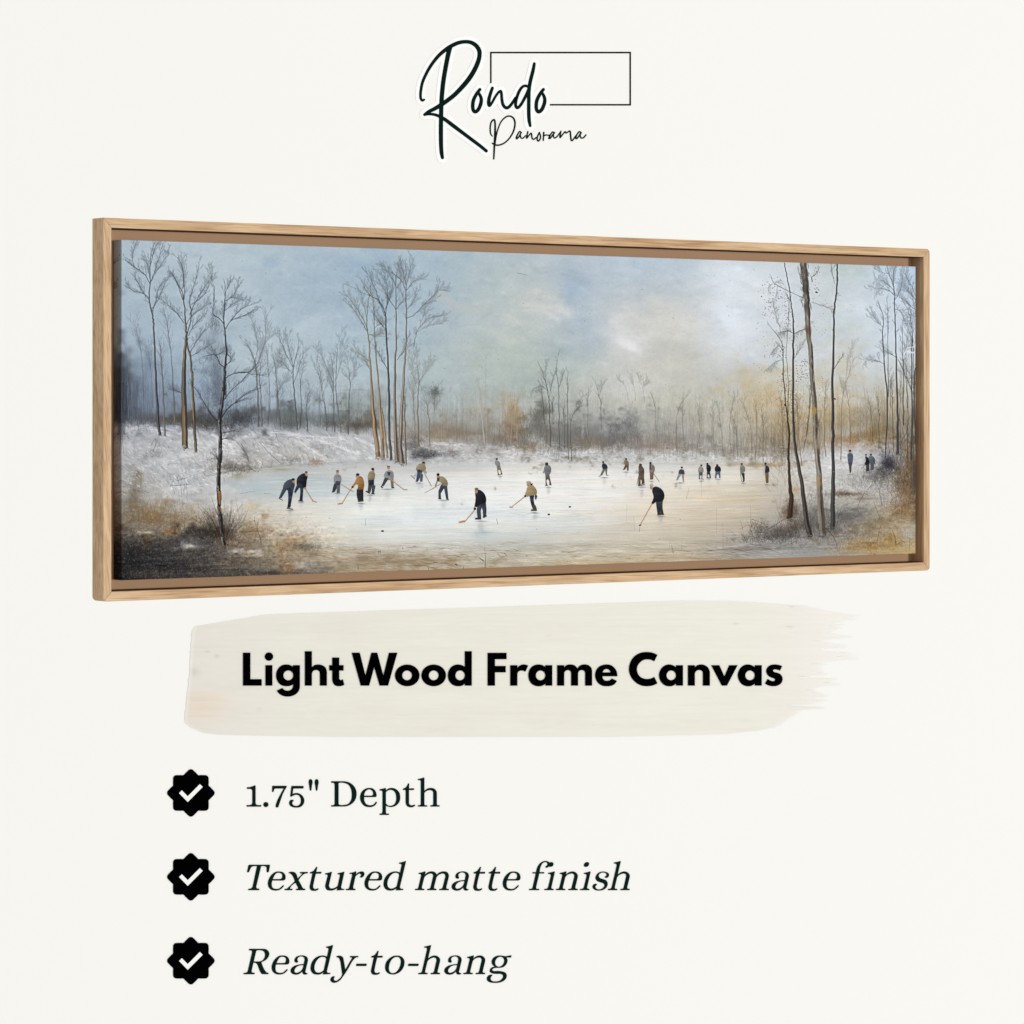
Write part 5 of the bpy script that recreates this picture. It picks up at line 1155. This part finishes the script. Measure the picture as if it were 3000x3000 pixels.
def upn(a, n0, n1):
    def u1(a, ax, n):
        x = np.linspace(0, a.shape[ax] - 1, n); i = np.clip(x.astype(int), 0, a.shape[ax] - 2); f = x - i
        f = f * f * (3 - 2 * f); sh = [1, 1]; sh[ax] = n
        return np.take(a, i, ax) * (1 - f.reshape(sh)) + np.take(a, i + 1, ax) * f.reshape(sh)
    return u1(u1(a, 0, n0), 1, n1)
sn = upn(rb.standard_normal((60, 8)), NRB, NCB); cn = upn(rb.standard_normal((12, 14)), NRB, NCB); fn = upn(rb.standard_normal((70, 60)), NRB, NCB)
V = np.zeros((NRB, NCB, 3)); Cc = np.zeros((NRB, NCB, 4)); Cc[..., 3] = 1
wallc = np.array([247, 246, 241.])
for i in range(NRB):
    f = np.linspace(0, 1, NCB)
    x = xl[i] + (xr[i] - xl[i]) * f
    yy = ys[i]
    V[i, :, 0] = x; V[i, :, 1] = yy
    base = np.stack([np.interp(x, [540, 640, 900, 1500, 2200, 2330, 2420], [229, 231, 233, 235, 237, 239, 242]),
                     np.interp(x, [540, 640, 900, 1500, 2200, 2330, 2420], [224, 227, 230, 232, 234, 235, 238]),
                     np.interp(x, [540, 640, 900, 1500, 2200, 2330, 2420], [214, 217, 218, 220, 222, 226, 229])], -1)
    base += (sn[i] * 0.7 + cn[i] * 0.8 + fn[i] * .8)[:, None] * np.array([1, 1, 1.2])
    pe = np.exp(-((x - 590) / 75) ** 2 - ((ys[i] - 2068) / 42) ** 2) * (.55 + .3 * sn[i])
    base = base * (1 - np.clip(pe, 0, .8)[:, None] * .7) + np.array([233, 205, 176]) * np.clip(pe, 0, .8)[:, None] * .7
    gy = np.exp(-((x - 568) / 16) ** 2 - ((ys[i] - 1968) / 12) ** 2) * .4
    base = base * (1 - gy[:, None]) + np.array([192, 188, 180]) * gy[:, None]
    for (sx, sy, sr) in ((638, 1922, 5), (604, 1909, 5), (758, 2078, 4), (2319, 1775, 4), (2313, 1836, 5), (2157, 1827, 3), (1607, 1862, 4)):
        sp = np.exp(-((x - sx) / sr) ** 2 - ((ys[i] - sy) / sr) ** 2) * .5
        base = base * (1 - sp[:, None]) + np.array([186, 180, 172]) * sp[:, None]
    # the paint runs out towards the right and at its thin edges
    a = np.clip((xr[i] - x) / 22, 0, 1)
    ed = np.clip(np.minimum(ys[i] - 1756, 2164 - ys[i]) / 8, .35, 1)
    a = (0.5 + 0.5 * a) * ed * np.clip((x - xl[i]) / 5 + .55, 0, 1) * np.clip(1.0 - np.clip(x - 2400, 0, 300) / 260, .5, 1)
    base = wallc * (1 - a[:, None]) + base * a[:, None]
    Cc[i, :, :3] = lin(np.clip(base, 0, 255))
BS = (1500, 2160)
bx0, bz0 = wall_xy(*BS)
V3 = [((p[0] - BS[0]) * WS, -0.0008 , (BS[1] - p[1]) * WS) for p in V.reshape(-1, 3)]
id_ = np.arange(NRB * NCB).reshape(NRB, NCB)
F = np.stack([id_[:-1, :-1], id_[1:, :-1], id_[1:, 1:], id_[:-1, 1:]], -1).reshape(-1, 4).tolist()
me = bpy.data.meshes.new('brush_stroke'); me.from_pydata(V3, [], F); me.update()
at = me.attributes.new('Col', 'FLOAT_COLOR', 'POINT'); at.data.foreach_set('color', Cc.astype(np.float32).ravel())
tag(obj('brush_stroke', me, M_BRUSH, None, (bx0, WALLY - 0.0004, bz0)), 'pale beige brush stroke with a ragged right end under the bold heading', 'paint stroke')

# ------------------------------------------------------------------ lettering
# sheets the outlines were drawn on: origin and scale
SH = {'A': (700, 2500, 7.4308), 'B': (940, 2500, 7.4308), 'C': (1200, 2500, 5.8545), 'D': (1540, 2500, 5.8545), 'E': (700, 2750, 7.4308), 'F': (950, 2750, 6.9), 'G': (1210, 2750, 6.44),
      'H': (700, 2260, 7.4308), 'I': (950, 2260, 5.3667), 'J': (690, 1880, 5.3667), 'K': (1030, 1880, 5.3667), 'L': (1410, 1880, 4.6), 'M': (1830, 1880, 4.025),
      'N': (1200, 90, 4.83), 'O': (1350, 130, 3.7154), 'Q': (480, 2240, 12.075)}
def sheet(k, contours, dx=0.0, dy=0.0):
    x0, y0, s = SH[k]
    return [[(x0 + p[0] / s + dx, y0 + p[1] / s + dy) for p in c] for c in contours]
def glyph(k, s, discs=(), dx=0.0, dy=0.0):
    cs = [smooth_closed(P) for P in parse(s)] + [ell(*d, n=36) for d in discs]
    return sheet(k, cs, dx, dy)

g_e = ('A', '728,590! 715,680 735,745 800,770 870,765 930,720 960,692! 975,692 982,708! 940,755 870,798 790,808 710,790 650,735 630,660 650,560 720,455 800,400 880,392 960,410 1005,460 1018,520 1005,570 960,590! / 740,557! 770,490 820,430 880,422 930,445 942,500 925,545 880,557!')
g_t = ('A', '1695,290! 1710,300! 1685,402! 1790,398! 1798,410 1785,440! 1678,440! 1630,640 1618,720 1625,755 1655,772 1720,757! 1735,765 1728,785! 1690,808 1630,815 1570,800 1542,755 1545,690! 1600,437! 1550,437! 1545,420 1560,405! 1620,380 1650,345 1680,298!')
g_d = ('B', '1845,163! 1855,175! 1725,720! 1730,755 1755,768 1790,770! 1798,780 1785,797! 1632,805! 1648,755! 1590,795 1500,808 1420,785 1370,710 1370,610 1410,510 1490,430 1580,395 1660,393 1722,415! 1755,265! 1750,235 1715,225! 1700,212 1712,198! 1780,185 / 1703,480! 1695,445 1660,425 1610,422 1550,450 1490,520 1455,610 1452,690 1480,745 1540,765 1600,748 1650,715!')
g_a = ('C', '960,380! 950,345 915,327 870,332 842,360 838,385 850,405! 845,425 815,432 790,415 787,380 815,335 880,310 950,310 1005,340 1020,390! 980,560! 978,600 1000,612! 1013,615! 1010,627! 975,637 940,630 918,585! 870,625 790,637 740,615 720,575 730,535 780,490 860,465 945,455! / 940,475! 880,480 825,505 792,550 790,590 815,605 860,595 905,565 930,520')
g_i = ('D', '492,307! 502,315! 445,570! 447,598 475,606! 483,617 475,630! 325,630! 317,618 328,606! 365,602 385,575! 430,390! 425,360 390,352! 382,342 392,332! 440,322')
g_n = ('D', '692,307! 702,314! 690,362! 740,325 800,308 860,325 895,370! 895,405! 855,570! 857,598 885,606! 895,617 885,630! 738,630! 730,618 742,606! 778,600 790,575! 832,400! 825,358 800,345 760,350 710,372 680,410! 640,575! 642,598 675,606! 684,617 675,630! 525,630! 517,618 528,606! 565,600 580,575! 625,390! 620,360 590,352! 582,342 592,332! 640,322')
g_h = ('D', '1625,128! 1633,135! 1580,362! 1630,325 1690,308 1750,325 1787,370! 1787,400! 1745,570! 1747,598 1778,606! 1787,617 1778,630! 1630,630! 1622,618 1633,606! 1668,600 1682,575! 1722,400! 1715,358 1690,345 1650,350 1600,375 1570,410! 1530,575! 1533,598 1565,606! 1574,617 1565,630! 1417,630! 1408,618 1420,606! 1458,600 1475,575! 1558,215! 1552,180 1520,175! 1513,163 1523,152! 1575,143')
hyph = '665,502! 850,502! 860,515 845,551! 655,551! 643,538 655,507!'
aL = '862,314! 957,314! 957,590! 862,590! 862,563! 830,588 770,599 705,583 655,535 633,450 655,367 705,320 770,304 830,316 862,338!'
aM = '605,275! 688,275! 688,516! 605,516! 605,491! 575,515 525,524 470,510 425,465 404,395 425,325 470,280 525,266 575,278 605,298!'
quote = '1560,165 1590,180 1603,225 1590,310 1578,405! 1560,418 1543,405! 1530,310 1518,225 1530,180'

def lettering(name, label, base, words, mat, depth, thick=0.0009, group=None):
    """words: list of lists of glyph contour lists in sheet px; thing > word > letter"""
    bx, bz = wall_xy(*base)
    root = tag(empty(name, (bx, WALLY - depth, bz)), label, 'lettering', group)
    for wd in words:
        allx = [p[0] for g in wd for c in g for p in c]
        x0 = min(allx)
        wo = bpy.data.objects.new('word', None); wo.empty_display_size = .02
        wo.parent = root; wo.location = ((x0 - base[0]) * WS, 0, 0); COL.objects.link(wo)
        for g in wd:
            me = plate(g, thick, lambda p: ((p[0] - x0) * WS, (base[1] - p[1]) * WS))
            obj('letter', me, mat, wo)
    return root

lettering('heading_lettering', 'bold black sans serif heading lettering on the beige brush stroke', (712, 2008), [
    [glyph('J', '118,170! 235,170! 235,586! 413,586! 413,688! 118,688!'),
     glyph('J', '471,366! 581,366! 581,688! 471,688!', [(527, 231, 66)]),
     glyph('J', '905,366! 1014,366! 1014,690! 1003,755 965,810 905,845 825,860 745,848 690,815 648,768! 738,724! 765,752 820,767 870,755 898,725 905,690 905,665! 870,687 800,698 725,682 668,630 638,530 665,430 725,372 800,355 860,366 905,392!', [(831, 527, 77)]),
     glyph('J', '1091,147! 1202,147! 1202,400! 1240,368 1300,355 1370,370 1420,410 1438,470! 1438,688! 1327,688! 1327,505! 1318,465 1295,447 1267,443 1235,450 1212,472 1202,505! 1202,688! 1091,688!'),
     glyph('J', '1521,246! 1632,246! 1632,366! 1700,366! 1700,451! 1632,451! 1632,560! 1638,590 1655,600 1690,588! 1712,676! 1670,692 1625,698 1570,685 1535,645 1521,585! 1521,451! 1474,451! 1474,366! 1521,366!')],
    [glyph('K', '2,170! 130,170! 219,527! 312,170! 405,170! 500,527! 589,170! 721,170! 575,688! 441,688! 357,400! 278,688! 145,688!'),
     glyph('K', '', [(876, 527, 194, 171), (874, 527, 76)]), glyph('K', '', [(1292, 527, 194, 171), (1292, 527, 76)]),
     glyph('K', '1780,147! 1891,147! 1891,688! 1780,688! 1780,655! 1745,685 1675,698 1600,680 1540,625 1514,527 1540,430 1600,373 1675,355 1740,368 1780,393!', [(1707, 527, 73, 77)])],
    [glyph('L', '85,147! 341,147! 341,234! 185,234! 185,324! 330,324! 330,411! 185,411! 185,590! 85,590!'),
     glyph('L', '390,314! 487,314! 487,352! 520,318 570,304 610,310 633,321! 594,403! 570,391 540,387 510,395 490,420 487,450! 487,590! 390,590!'),
     glyph('L', aL, [(799, 452, 63, 66)]),
     glyph('L', '1022,314! 1118,314! 1118,345! 1150,314 1200,304 1255,315 1296,357! 1335,317 1385,304 1445,315 1485,355 1494,400! 1494,590! 1399,590! 1399,430! 1390,395 1370,383 1350,381 1325,388 1308,410 1305,435! 1305,590! 1210,590! 1210,430! 1202,397 1185,384 1164,381 1140,388 1122,408 1118,435! 1118,590! 1022,590!'),
     glyph('L', '1834,464! 1633,464! 1640,495 1662,518 1695,523 1735,515 1761,493! 1828,526! 1795,570 1745,593 1690,599 1625,588 1570,550 1540,495 1533,450 1545,390 1580,340 1640,311 1690,304 1750,315 1800,355 1828,410 / 1635,411! 1650,382 1690,366 1725,380 1740,411!')],
    [glyph('M', '387,153! 349,230! 315,213 272,207 220,215 175,250 150,290 145,325 155,370 185,412 230,433 272,437 315,430 350,413! 387,489! 330,514 265,523 190,512 110,460 62,385 50,320 62,255 105,180 185,130 265,119 330,128'),
     glyph('M', aM, [(549, 395, 55, 57)]),
     glyph('M', '745,275! 828,275! 828,300! 855,277 900,266 950,278 990,312 1005,360! 1005,516! 921,516! 921,375! 915,347 900,336 878,332 850,340 832,360 828,380! 828,516! 745,516!'),
     glyph('M', '1020,275! 1117,275! 1176,407! 1232,275! 1332,275! 1206,516! 1145,516!'),
     glyph('M', aM, [(549, 395, 55, 57)], 928.5 / 4.025),
     glyph('M', '1857,287! 1831,340! 1800,328 1772,325 1752,332 1750,343 1765,355 1800,364 1840,385 1862,430 1850,480 1810,512 1750,523 1700,515 1654,491! 1687,436! 1720,455 1745,463 1770,455 1772,440 1755,430 1720,417 1685,390 1668,345 1685,300 1725,273 1775,266 1820,272')],
], M_BLACK, 0.0022)

lettering('text_line', 'upright dark green serif line giving the depth in inches', (722, 2363), [
    [glyph('H', '350,298! 364,310! 364,640! 366,690 385,722 420,729 480,729! 490,747 480,765! 174,765! 165,747 174,729! 230,728 275,715 290,680 291,640! 291,450! 288,410 275,388 240,380 185,380! 170,360 182,341! 250,335 300,318'),
     glyph('H', '', [(588, 719, 56)]),
     glyph('H', '740,310! 1025,310! 1042,322 1035,345! 970,460 910,620 870,740! 855,775 828,784 803,770 800,740! 820,670 880,540 975,371! 810,371! 775,380 762,410! 755,437 738,447 722,435! 724,325! 728,313'),
     glyph('H', '1150,312! 1390,312! 1413,341 1390,371! 1185,371! 1170,492! 1200,475 1262,467 1340,490 1400,550 1425,630 1405,710 1350,765 1245,785 1160,770 1105,730 1092,680 1108,635 1150,613 1190,628 1195,642! 1172,655 1163,685 1180,725 1240,748 1300,735 1338,690 1348,630 1335,565 1300,520 1240,508 1190,522 1140,550! 1122,545 1118,520! 1140,330!'),
     glyph('H', quote) , glyph('H', quote, dx=132 / 7.4308)],
    [glyph('I', '115,152! 310,152! 390,170 460,220 500,290 509,360 490,440 430,510 350,545 280,550! 115,552! 107,540 115,528! 145,527 160,515 163,490! 163,215! 158,190 140,178 115,178! 107,165 / 226,180! 226,490! 232,518 260,526 310,525! 380,505 420,450 432,360 418,270 375,205 300,178 250,176'),
     glyph('I', '628,402! 630,450 655,505 725,530 780,515 808,478! 820,472 829,487! 800,530 755,555 705,560 640,545 585,490 563,410 580,335 630,280 710,257 770,270 812,320 824,375! 820,392 800,402! / 628,379! 745,379! 765,365 768,345 755,305 705,281 655,305 632,350'),
     glyph('I', '960,257! 970,262! 970,300! 1000,272 1060,257 1125,275 1180,330 1195,400 1180,480 1120,540 1055,559 1005,552 970,535! 970,630! 975,655 1010,660! 1020,670 1010,683! 878,683! 868,670 878,660! 905,655 915,630! 915,340! 910,308 895,300 875,300! 868,287 878,277! 920,270 / 970,325! 970,500! 1000,530 1045,538 1100,515 1128,460 1131,400 1120,345 1090,303 1045,289 1000,300'),
     glyph('I', '1330,185! 1337,195! 1333,266! 1405,263! 1415,275 1405,291! 1333,291! 1333,480! 1340,515 1370,530 1415,520! 1430,533 1420,545! 1390,560 1355,563 1305,545 1282,500 1279,470! 1279,291! 1240,290! 1234,277 1245,268! 1285,245 1305,215 1317,188!'),
     glyph('I', '1565,92! 1575,98! 1575,305! 1610,275 1670,257 1730,270 1765,310 1771,350! 1771,500! 1778,525 1808,529! 1817,540 1808,552! 1675,552! 1666,540 1675,529! 1705,525 1713,500! 1713,350! 1705,310 1685,297 1660,293 1610,305 1575,335! 1575,500! 1580,525 1612,529! 1622,540 1612,552! 1480,552! 1470,540 1480,529! 1510,525 1517,500! 1517,165! 1510,140 1480,137! 1470,125 1480,115! 1530,105')],
], M_GREEN, 0.0004, group='dark green lines of text beside the check badges')

lettering('text_line', 'italic dark green serif line about a textured matte finish', (723, 2607), [
    [glyph('A', '225,245! 670,245! 678,258! 655,390! 640,408 612,408 602,390! 602,340! 595,295 565,280 485,278! 383,700! 382,745 400,762 440,766! 446,778 435,800! 205,800! 200,785 212,768! 260,760 290,735 302,700! 392,278! 310,280 270,300 245,350 222,400! 200,412 176,402! 205,265!'),
     glyph(*g_e),
     glyph('A', '1095,405! 1170,398 1215,410 1245,440 1280,545! 1385,437! 1340,436! 1328,420 1340,402! 1495,402! 1503,416 1495,433! 1440,440 1410,455 1300,580! 1385,740! 1405,762 1440,768! 1447,782 1435,800! 1250,800! 1240,785 1252,768! 1285,762 1285,740! 1232,640! 1120,745 1115,762 1160,766! 1167,782 1155,800! 1000,800! 992,785 1004,770! 1050,762 1080,735 1215,605! 1150,465 1120,437 1095,435! 1085,420'),
     glyph(*g_t),
     glyph('B', '235,398! 242,405! 185,660! 180,710 200,750 250,762 310,745 365,708! 415,480! 410,460 375,458! 362,440 372,430! 440,415 505,397! 514,405! 445,720! 450,755 470,768 505,768! 513,780 500,795! 345,805! 358,748! 300,790 200,808 130,790 98,730 100,670! 147,490! 142,465 105,460! 90,445 100,432! 170,418'),
     glyph('B', '765,388! 775,395! 765,460! 820,410 880,392 930,400 950,440 935,490 890,525 855,520! 850,508! 875,475 870,450 840,440 800,460 755,500! 705,730! 715,765 748,767! 755,782 745,800! 550,800! 543,785 555,770! 600,765 620,730! 680,480! 675,450 635,448! 625,435 635,420! 700,410'),
     glyph(*g_e, dx=240 + 320 / 7.4308), glyph(*g_d)],
    [glyph('C', '265,306! 275,312! 265,362! 310,325 380,307 440,325 465,362! 520,322 590,307 650,325 675,380! 672,410! 632,570! 632,595 650,606 668,607! 676,617 665,630! 512,630! 506,618 516,607! 550,602 568,575! 612,400! 605,360 580,345 540,350 490,375 462,410! 422,570! 425,598 455,606! 463,617 455,630! 305,630! 300,618 310,606! 345,600 360,575! 402,400! 398,360 370,345 330,352 280,380 252,412! 212,575! 215,598 248,606! 256,617 248,630! 98,630! 92,618 103,606! 140,600 152,575! 195,390! 192,358 165,353! 153,343 162,332! 215,322'),
     glyph(*g_a), glyph(*g_t, dx=479.4), glyph(*g_t, dx=523.8), glyph(*g_e, dx=688)],
    [glyph('D', '180,305! 200,235 250,165 320,130 380,135 415,158! 445,147 475,165 478,190 455,222 420,230 395,225! 375,242 350,245 335,232! 345,220! 365,205 372,180 360,155 330,150 290,170 262,220 240,320! 310,320! 322,330 312,344! 235,344! 182,570! 182,598 225,606! 235,617 225,630! 62,630! 56,618 66,606! 105,602 120,575! 172,344! 122,344! 115,332 125,320! 178,320!'),
     glyph(*g_i), glyph(*g_n),
     glyph(*g_i, dx=613 / 5.8545) + glyph('D', '998,195 1018,162 1058,147 1086,162 1086,195 1062,223 1025,231 1002,218'),
     glyph('D', '1425,345 1432,370 1415,405 1380,420 1355,408! 1360,398! 1385,375 1380,348 1345,330 1300,332 1265,355 1255,390 1275,420 1330,440 1385,465 1408,510 1395,570 1350,615 1265,637 1190,625 1150,590 1148,555 1175,525 1205,518 1225,530! 1222,540! 1200,560 1200,585 1225,610 1270,615 1325,590 1350,550 1340,520 1290,498 1230,475 1197,430 1205,385 1240,338 1300,312 1370,315'),
     glyph(*g_h)],
], M_GREEN, 0.0004, group='dark green lines of text beside the check badges')

lettering('text_line', 'italic dark green serif line saying the picture is ready to hang', (713, 2853.5), [
    [glyph('E', '230,217! 520,217! 600,232 650,280 662,330 640,400 580,465 490,508! 530,620 580,705 610,735 640,738! 648,750 638,772! 545,770! 500,765 465,720 420,610 385,540 360,525 316,523! 280,690! 280,720 300,735 335,738! 344,750 335,772! 105,772! 98,757 110,740! 160,735 190,710! 285,300! 280,265 230,255! 217,240 / 325,493! 372,290! 385,260 420,250 480,252 540,275 567,335 555,410 510,470 430,493!'),
     glyph(*g_e, dx=11, dy=246), glyph(*g_a, dx=-471.6, dy=246.1), glyph(*g_d, dx=-213.8, dy=246.2),
     glyph('F', '255,348! 330,343 375,370 395,440 425,625! 568,378! 530,377! 518,362 528,347! 685,347! 692,360 683,374! 640,380 605,410 480,610 385,755 310,845 250,880 190,890 145,870 124,830 140,785 175,758 205,760 218,772! 200,790 195,815 210,842 240,848 290,820 340,770 362,720! 345,600 310,420 290,385 255,375! 246,362'),
     glyph('F', hyph), glyph(*g_t, dx=179.6, dy=246),
     glyph('F', '1470,338 1560,360 1615,425 1622,500 1595,590 1530,670 1450,712 1375,722 1295,700 1240,635 1230,560 1260,460 1330,385 1410,345 / 1465,366 1520,385 1545,440 1540,520 1510,600 1460,665 1395,693 1340,680 1312,630 1310,560 1335,470 1385,400'),
     glyph('F', hyph, dx=1050 / 6.9), glyph(*g_h, dx=-555.6, dy=246.3), glyph(*g_a, dx=-21.4, dy=246.1), glyph(*g_n, dx=-271.3, dy=246.1),
     glyph('G', '1745,330! 1850,310! 1860,322! 1845,355! 1765,352! 1782,390 1782,430 1755,490 1700,535 1620,548 1545,552 1505,570 1495,590 1515,605 1560,607! 1680,615 1745,640 1770,690 1755,750 1700,800 1620,827 1530,832 1450,820 1400,785 1392,745 1415,700 1460,677 1490,682 1502,695! 1475,715 1465,755 1485,790 1550,803 1620,795 1670,765 1697,715 1690,680 1655,665 1560,662 1490,650 1452,625 1450,585 1480,545 1545,525! 1500,490 1483,440 1500,380 1560,330 1640,314 1700,320 / 1650,340 1700,360 1720,410 1710,460 1670,510 1610,525 1565,500 1550,450 1565,395 1600,355')],
], M_GREEN, 0.0004, group='dark green lines of text beside the check badges')

# ------------------------------------------------------------------ check badges
tooth = [(-203, 693, True), (-98, 793, True), (-53, 828, False), (0, 840, False), (53, 828, False), (98, 793, True), (203, 693, True), (262, 634, False)]
outl = []
for k in range(8):
    a = -math.pi / 4 * k
    for x, y, c in tooth:
        outl.append((x * math.cos(a) - y * math.sin(a), x * math.sin(a) + y * math.cos(a), c))
k_ = WS / 12.075
star = plate([smooth_closed(outl)], 0.0010, lambda p: (p[0] * k_, (p[1] + 840) * k_))
chk = plate([[(541 - 958, 1003 - 998), (640 - 958, 906 - 998), (848 - 958, 1115 - 998), (1277 - 958, 685 - 998), (1378 - 958, 785 - 998), (848 - 958, 1317 - 998)]], 0.0013, lambda p: (p[0] * k_, (840 - p[1]) * k_))
M_CHK = mottled('cream_ink', (249, 248, 244), 0.002, 8.0, 0.95, 0.0)
star.materials.append(M_BLACK); chk.materials.append(M_CHK)
proto = None
for cy, lab in ((2322.65, 'black scalloped check badge left of the depth line'), (2568.4, 'black scalloped check badge left of the matte finish line'), (2814.2, 'black scalloped check badge left of the ready to hang line')):
    bx, bz = wall_xy(559.3, cy)
    loc = (bx, WALLY - 0.0004, bz - 840 * k_)
    if proto is None:
        proto = empty('check_badge', loc)
        kids = [obj('scalloped_disc', star, None, proto), obj('check_mark', chk, None, proto)]
        b_ = proto
    else:
        b_ = proto.copy(); COL.objects.link(b_); b_.location = loc
        for c in kids:
            d = c.copy(); COL.objects.link(d); d.parent = b_
    tag(b_, lab, 'badge', 'black check badges in a column')

# ------------------------------------------------------------------ handwritten logo
def pen(k, s):
    x0, y0, sc = SH[k]
    out = []
    for t in s.split():
        a, b, c = (float(q) for q in t.split(','))
        out.append((x0 + a / sc, y0 + b / sc, c / sc))
    return out
def shift(st, dx): return [(x + dx, y, w) for x, y, w in st]
o_st = pen('N', '995,830,44 950,890,48 905,980,52 893,1070,52 905,1130,50 935,1145,52 975,1110,52 1008,1030,52 1013,960,48 990,900,42 965,868,36')
LET = [
    [pen('N', '205,975,32 178,985,36 157,950,38 157,870,40 180,740,42 230,620,44 300,495,46 400,365,50 500,275,54 600,210,56 700,168,54 800,155,52 880,170,56 945,215,60 985,280,62 988,360,62 965,450,64 915,560,66 840,680,68 740,800,66 620,920,62 480,1025,62 360,1100,56 270,1145,48 212,1187,40'),
     pen('N', '212,1187,40 260,1180,36 330,1182,40 410,1205,44 500,1255,52 620,1345,56 760,1450,52 900,1555,50 1000,1630,48 1085,1700,46'),
     pen('N', '570,235,70 545,340,66 510,520,64 480,700,64 460,880,64 450,1040,62 446,1200,62 443,1400,62 445,1600,60 452,1720,56 465,1795,46')],
    [o_st],
    [pen('N', '1172,810,42 1150,870,46 1125,960,50 1120,1030,52 1132,1060,40 1165,1020,36 1215,930,36 1260,870,36 1290,855,38 1300,890,40 1305,960,42 1320,1040,44 1355,1085,46 1395,1085,46 1440,1040,42 1500,950,40')],
    [pen('N', '1690,800,36 1640,778,38 1590,800,40 1545,870,44 1510,970,44 1500,1050,44 1525,1090,42 1575,1045,42 1640,930,44 1690,820,44'),
     pen('O', '800,210,32 785,290,38 757,400,40 742,500,40 740,620,40 740,750,40 745,830,38 755,885,30')],
    [shift(o_st, 186.0)],
]
PAN = [
    [pen('O', '343,998,8 325,970,11 320,910,13 330,850,13 355,820,13 370,832,15 374,900,17 372,1000,19 366,1100,17 362,1180,15 359,1245,13'),
     pen('O', '343,1075,11 370,1090,13 410,1096,13 470,1075,12 530,1020,12 575,940,14 590,860,15 575,805,15 535,780,13 490,790,12 440,840,11 405,920,11 385,1000,11 372,1090,11')],
    [pen('O', '660,960,11 640,948,11 616,985,12 605,1015,14 612,1026,12 635,1000,11 652,966,10'), pen('O', '652,966,10 648,992,11 657,1018,11 680,1018,10 706,992,9')],
    [pen('O', '730,950,12 722,985,12 717,1020,12 735,1000,10 764,966,10 772,985,12 776,1020,12 796,1032,12 822,1012,10')],
    [pen('O', '857,958,12 836,1000,12 832,1038,12 848,1050,12 868,1015,12 862,975,11 850,964,10')],
    [pen('O', '903,958,14 900,1000,12 898,1043,12'), pen('O', '900,1000,9 922,986,10 952,988,10 975,985,9')],
    [pen('O', '1022,962,11 998,954,11 972,990,12 960,1020,14 975,1020,12 1000,986,11 1013,966,10'), pen('O', '1013,966,10 1008,992,11 1018,1018,11 1045,1005,10 1078,962,10')],
    [pen('O', '1090,945,12 1083,980,12 1081,1012,14 1105,985,10 1135,950,11 1147,965,10 1172,948,10 1190,945,13 1195,990,14 1201,1038,14 1216,1044,12 1242,1008,10 1256,990,9')],
    [pen('O', '1312,962,11 1290,950,11 1262,985,12 1250,1018,14 1266,1022,12 1290,990,11 1305,964,10'), pen('O', '1305,964,10 1300,992,11 1310,1018,11 1336,1014,11 1362,985,11')],
]
LB = (1230, 466)
lx, lz = wall_xy(*LB)
LOGO = tag(empty('logo', (lx, WALLY - 0.0004, lz)), 'dark green handwritten logo with a thin black rectangle behind it', 'logo')
mf = lambda p: ((p[0] - LB[0]) * WS, (LB[1] - p[1]) * WS)
# thin rectangle, open where the writing passes
def bars(rects):
    V, F = [], []
    for (x0, y0, x1, y1) in rects:
        b0 = len(V)
        for d in (0.0004, 0.0):
            for p in ((x0, y0), (x1, y0), (x1, y1), (x0, y1)):
                q = mf(p); V.append((q[0], -d, q[1]))
        F += [(b0, b0 + 3, b0 + 2, b0 + 1)] + [(b0 + i, b0 + (i + 1) % 4, b0 + 4 + (i + 1) % 4, b0 + 4 + i) for i in range(4)]
    me = bpy.data.meshes.new('rect'); me.from_pydata(V, [], F); me.update(); return me
lw = 4.5
obj('rectangle_outline', bars([(1435.8, 151.5, 1848.6, 151.5 + lw), (1848.6 - lw, 151.5 + lw, 1848.6, 309.0), (1611, 309.0 - lw, 1848.6 - lw, 309.0), (1435.8, 151.5 + lw, 1435.8 + lw, 244)]), M_BLACK, LOGO)
allst = [s for l in LET for s in l]
obj('white_outline', pen_mesh(allst, 0.0006, mf, grow=10.5), M_HALO, LOGO)
for i, group in enumerate((LET, PAN)):
    wo = bpy.data.objects.new('word', None); wo.parent = LOGO; wo.empty_display_size = .02
    if i: group = [[[(x, y, w + 1.1) for x, y, w in st] for st in l] for l in group]
    COL.objects.link(wo)
    for l in group:
        obj('letter', pen_mesh(l, 0.0011 if i == 0 else 0.0004, mf), M_GREEN, wo)
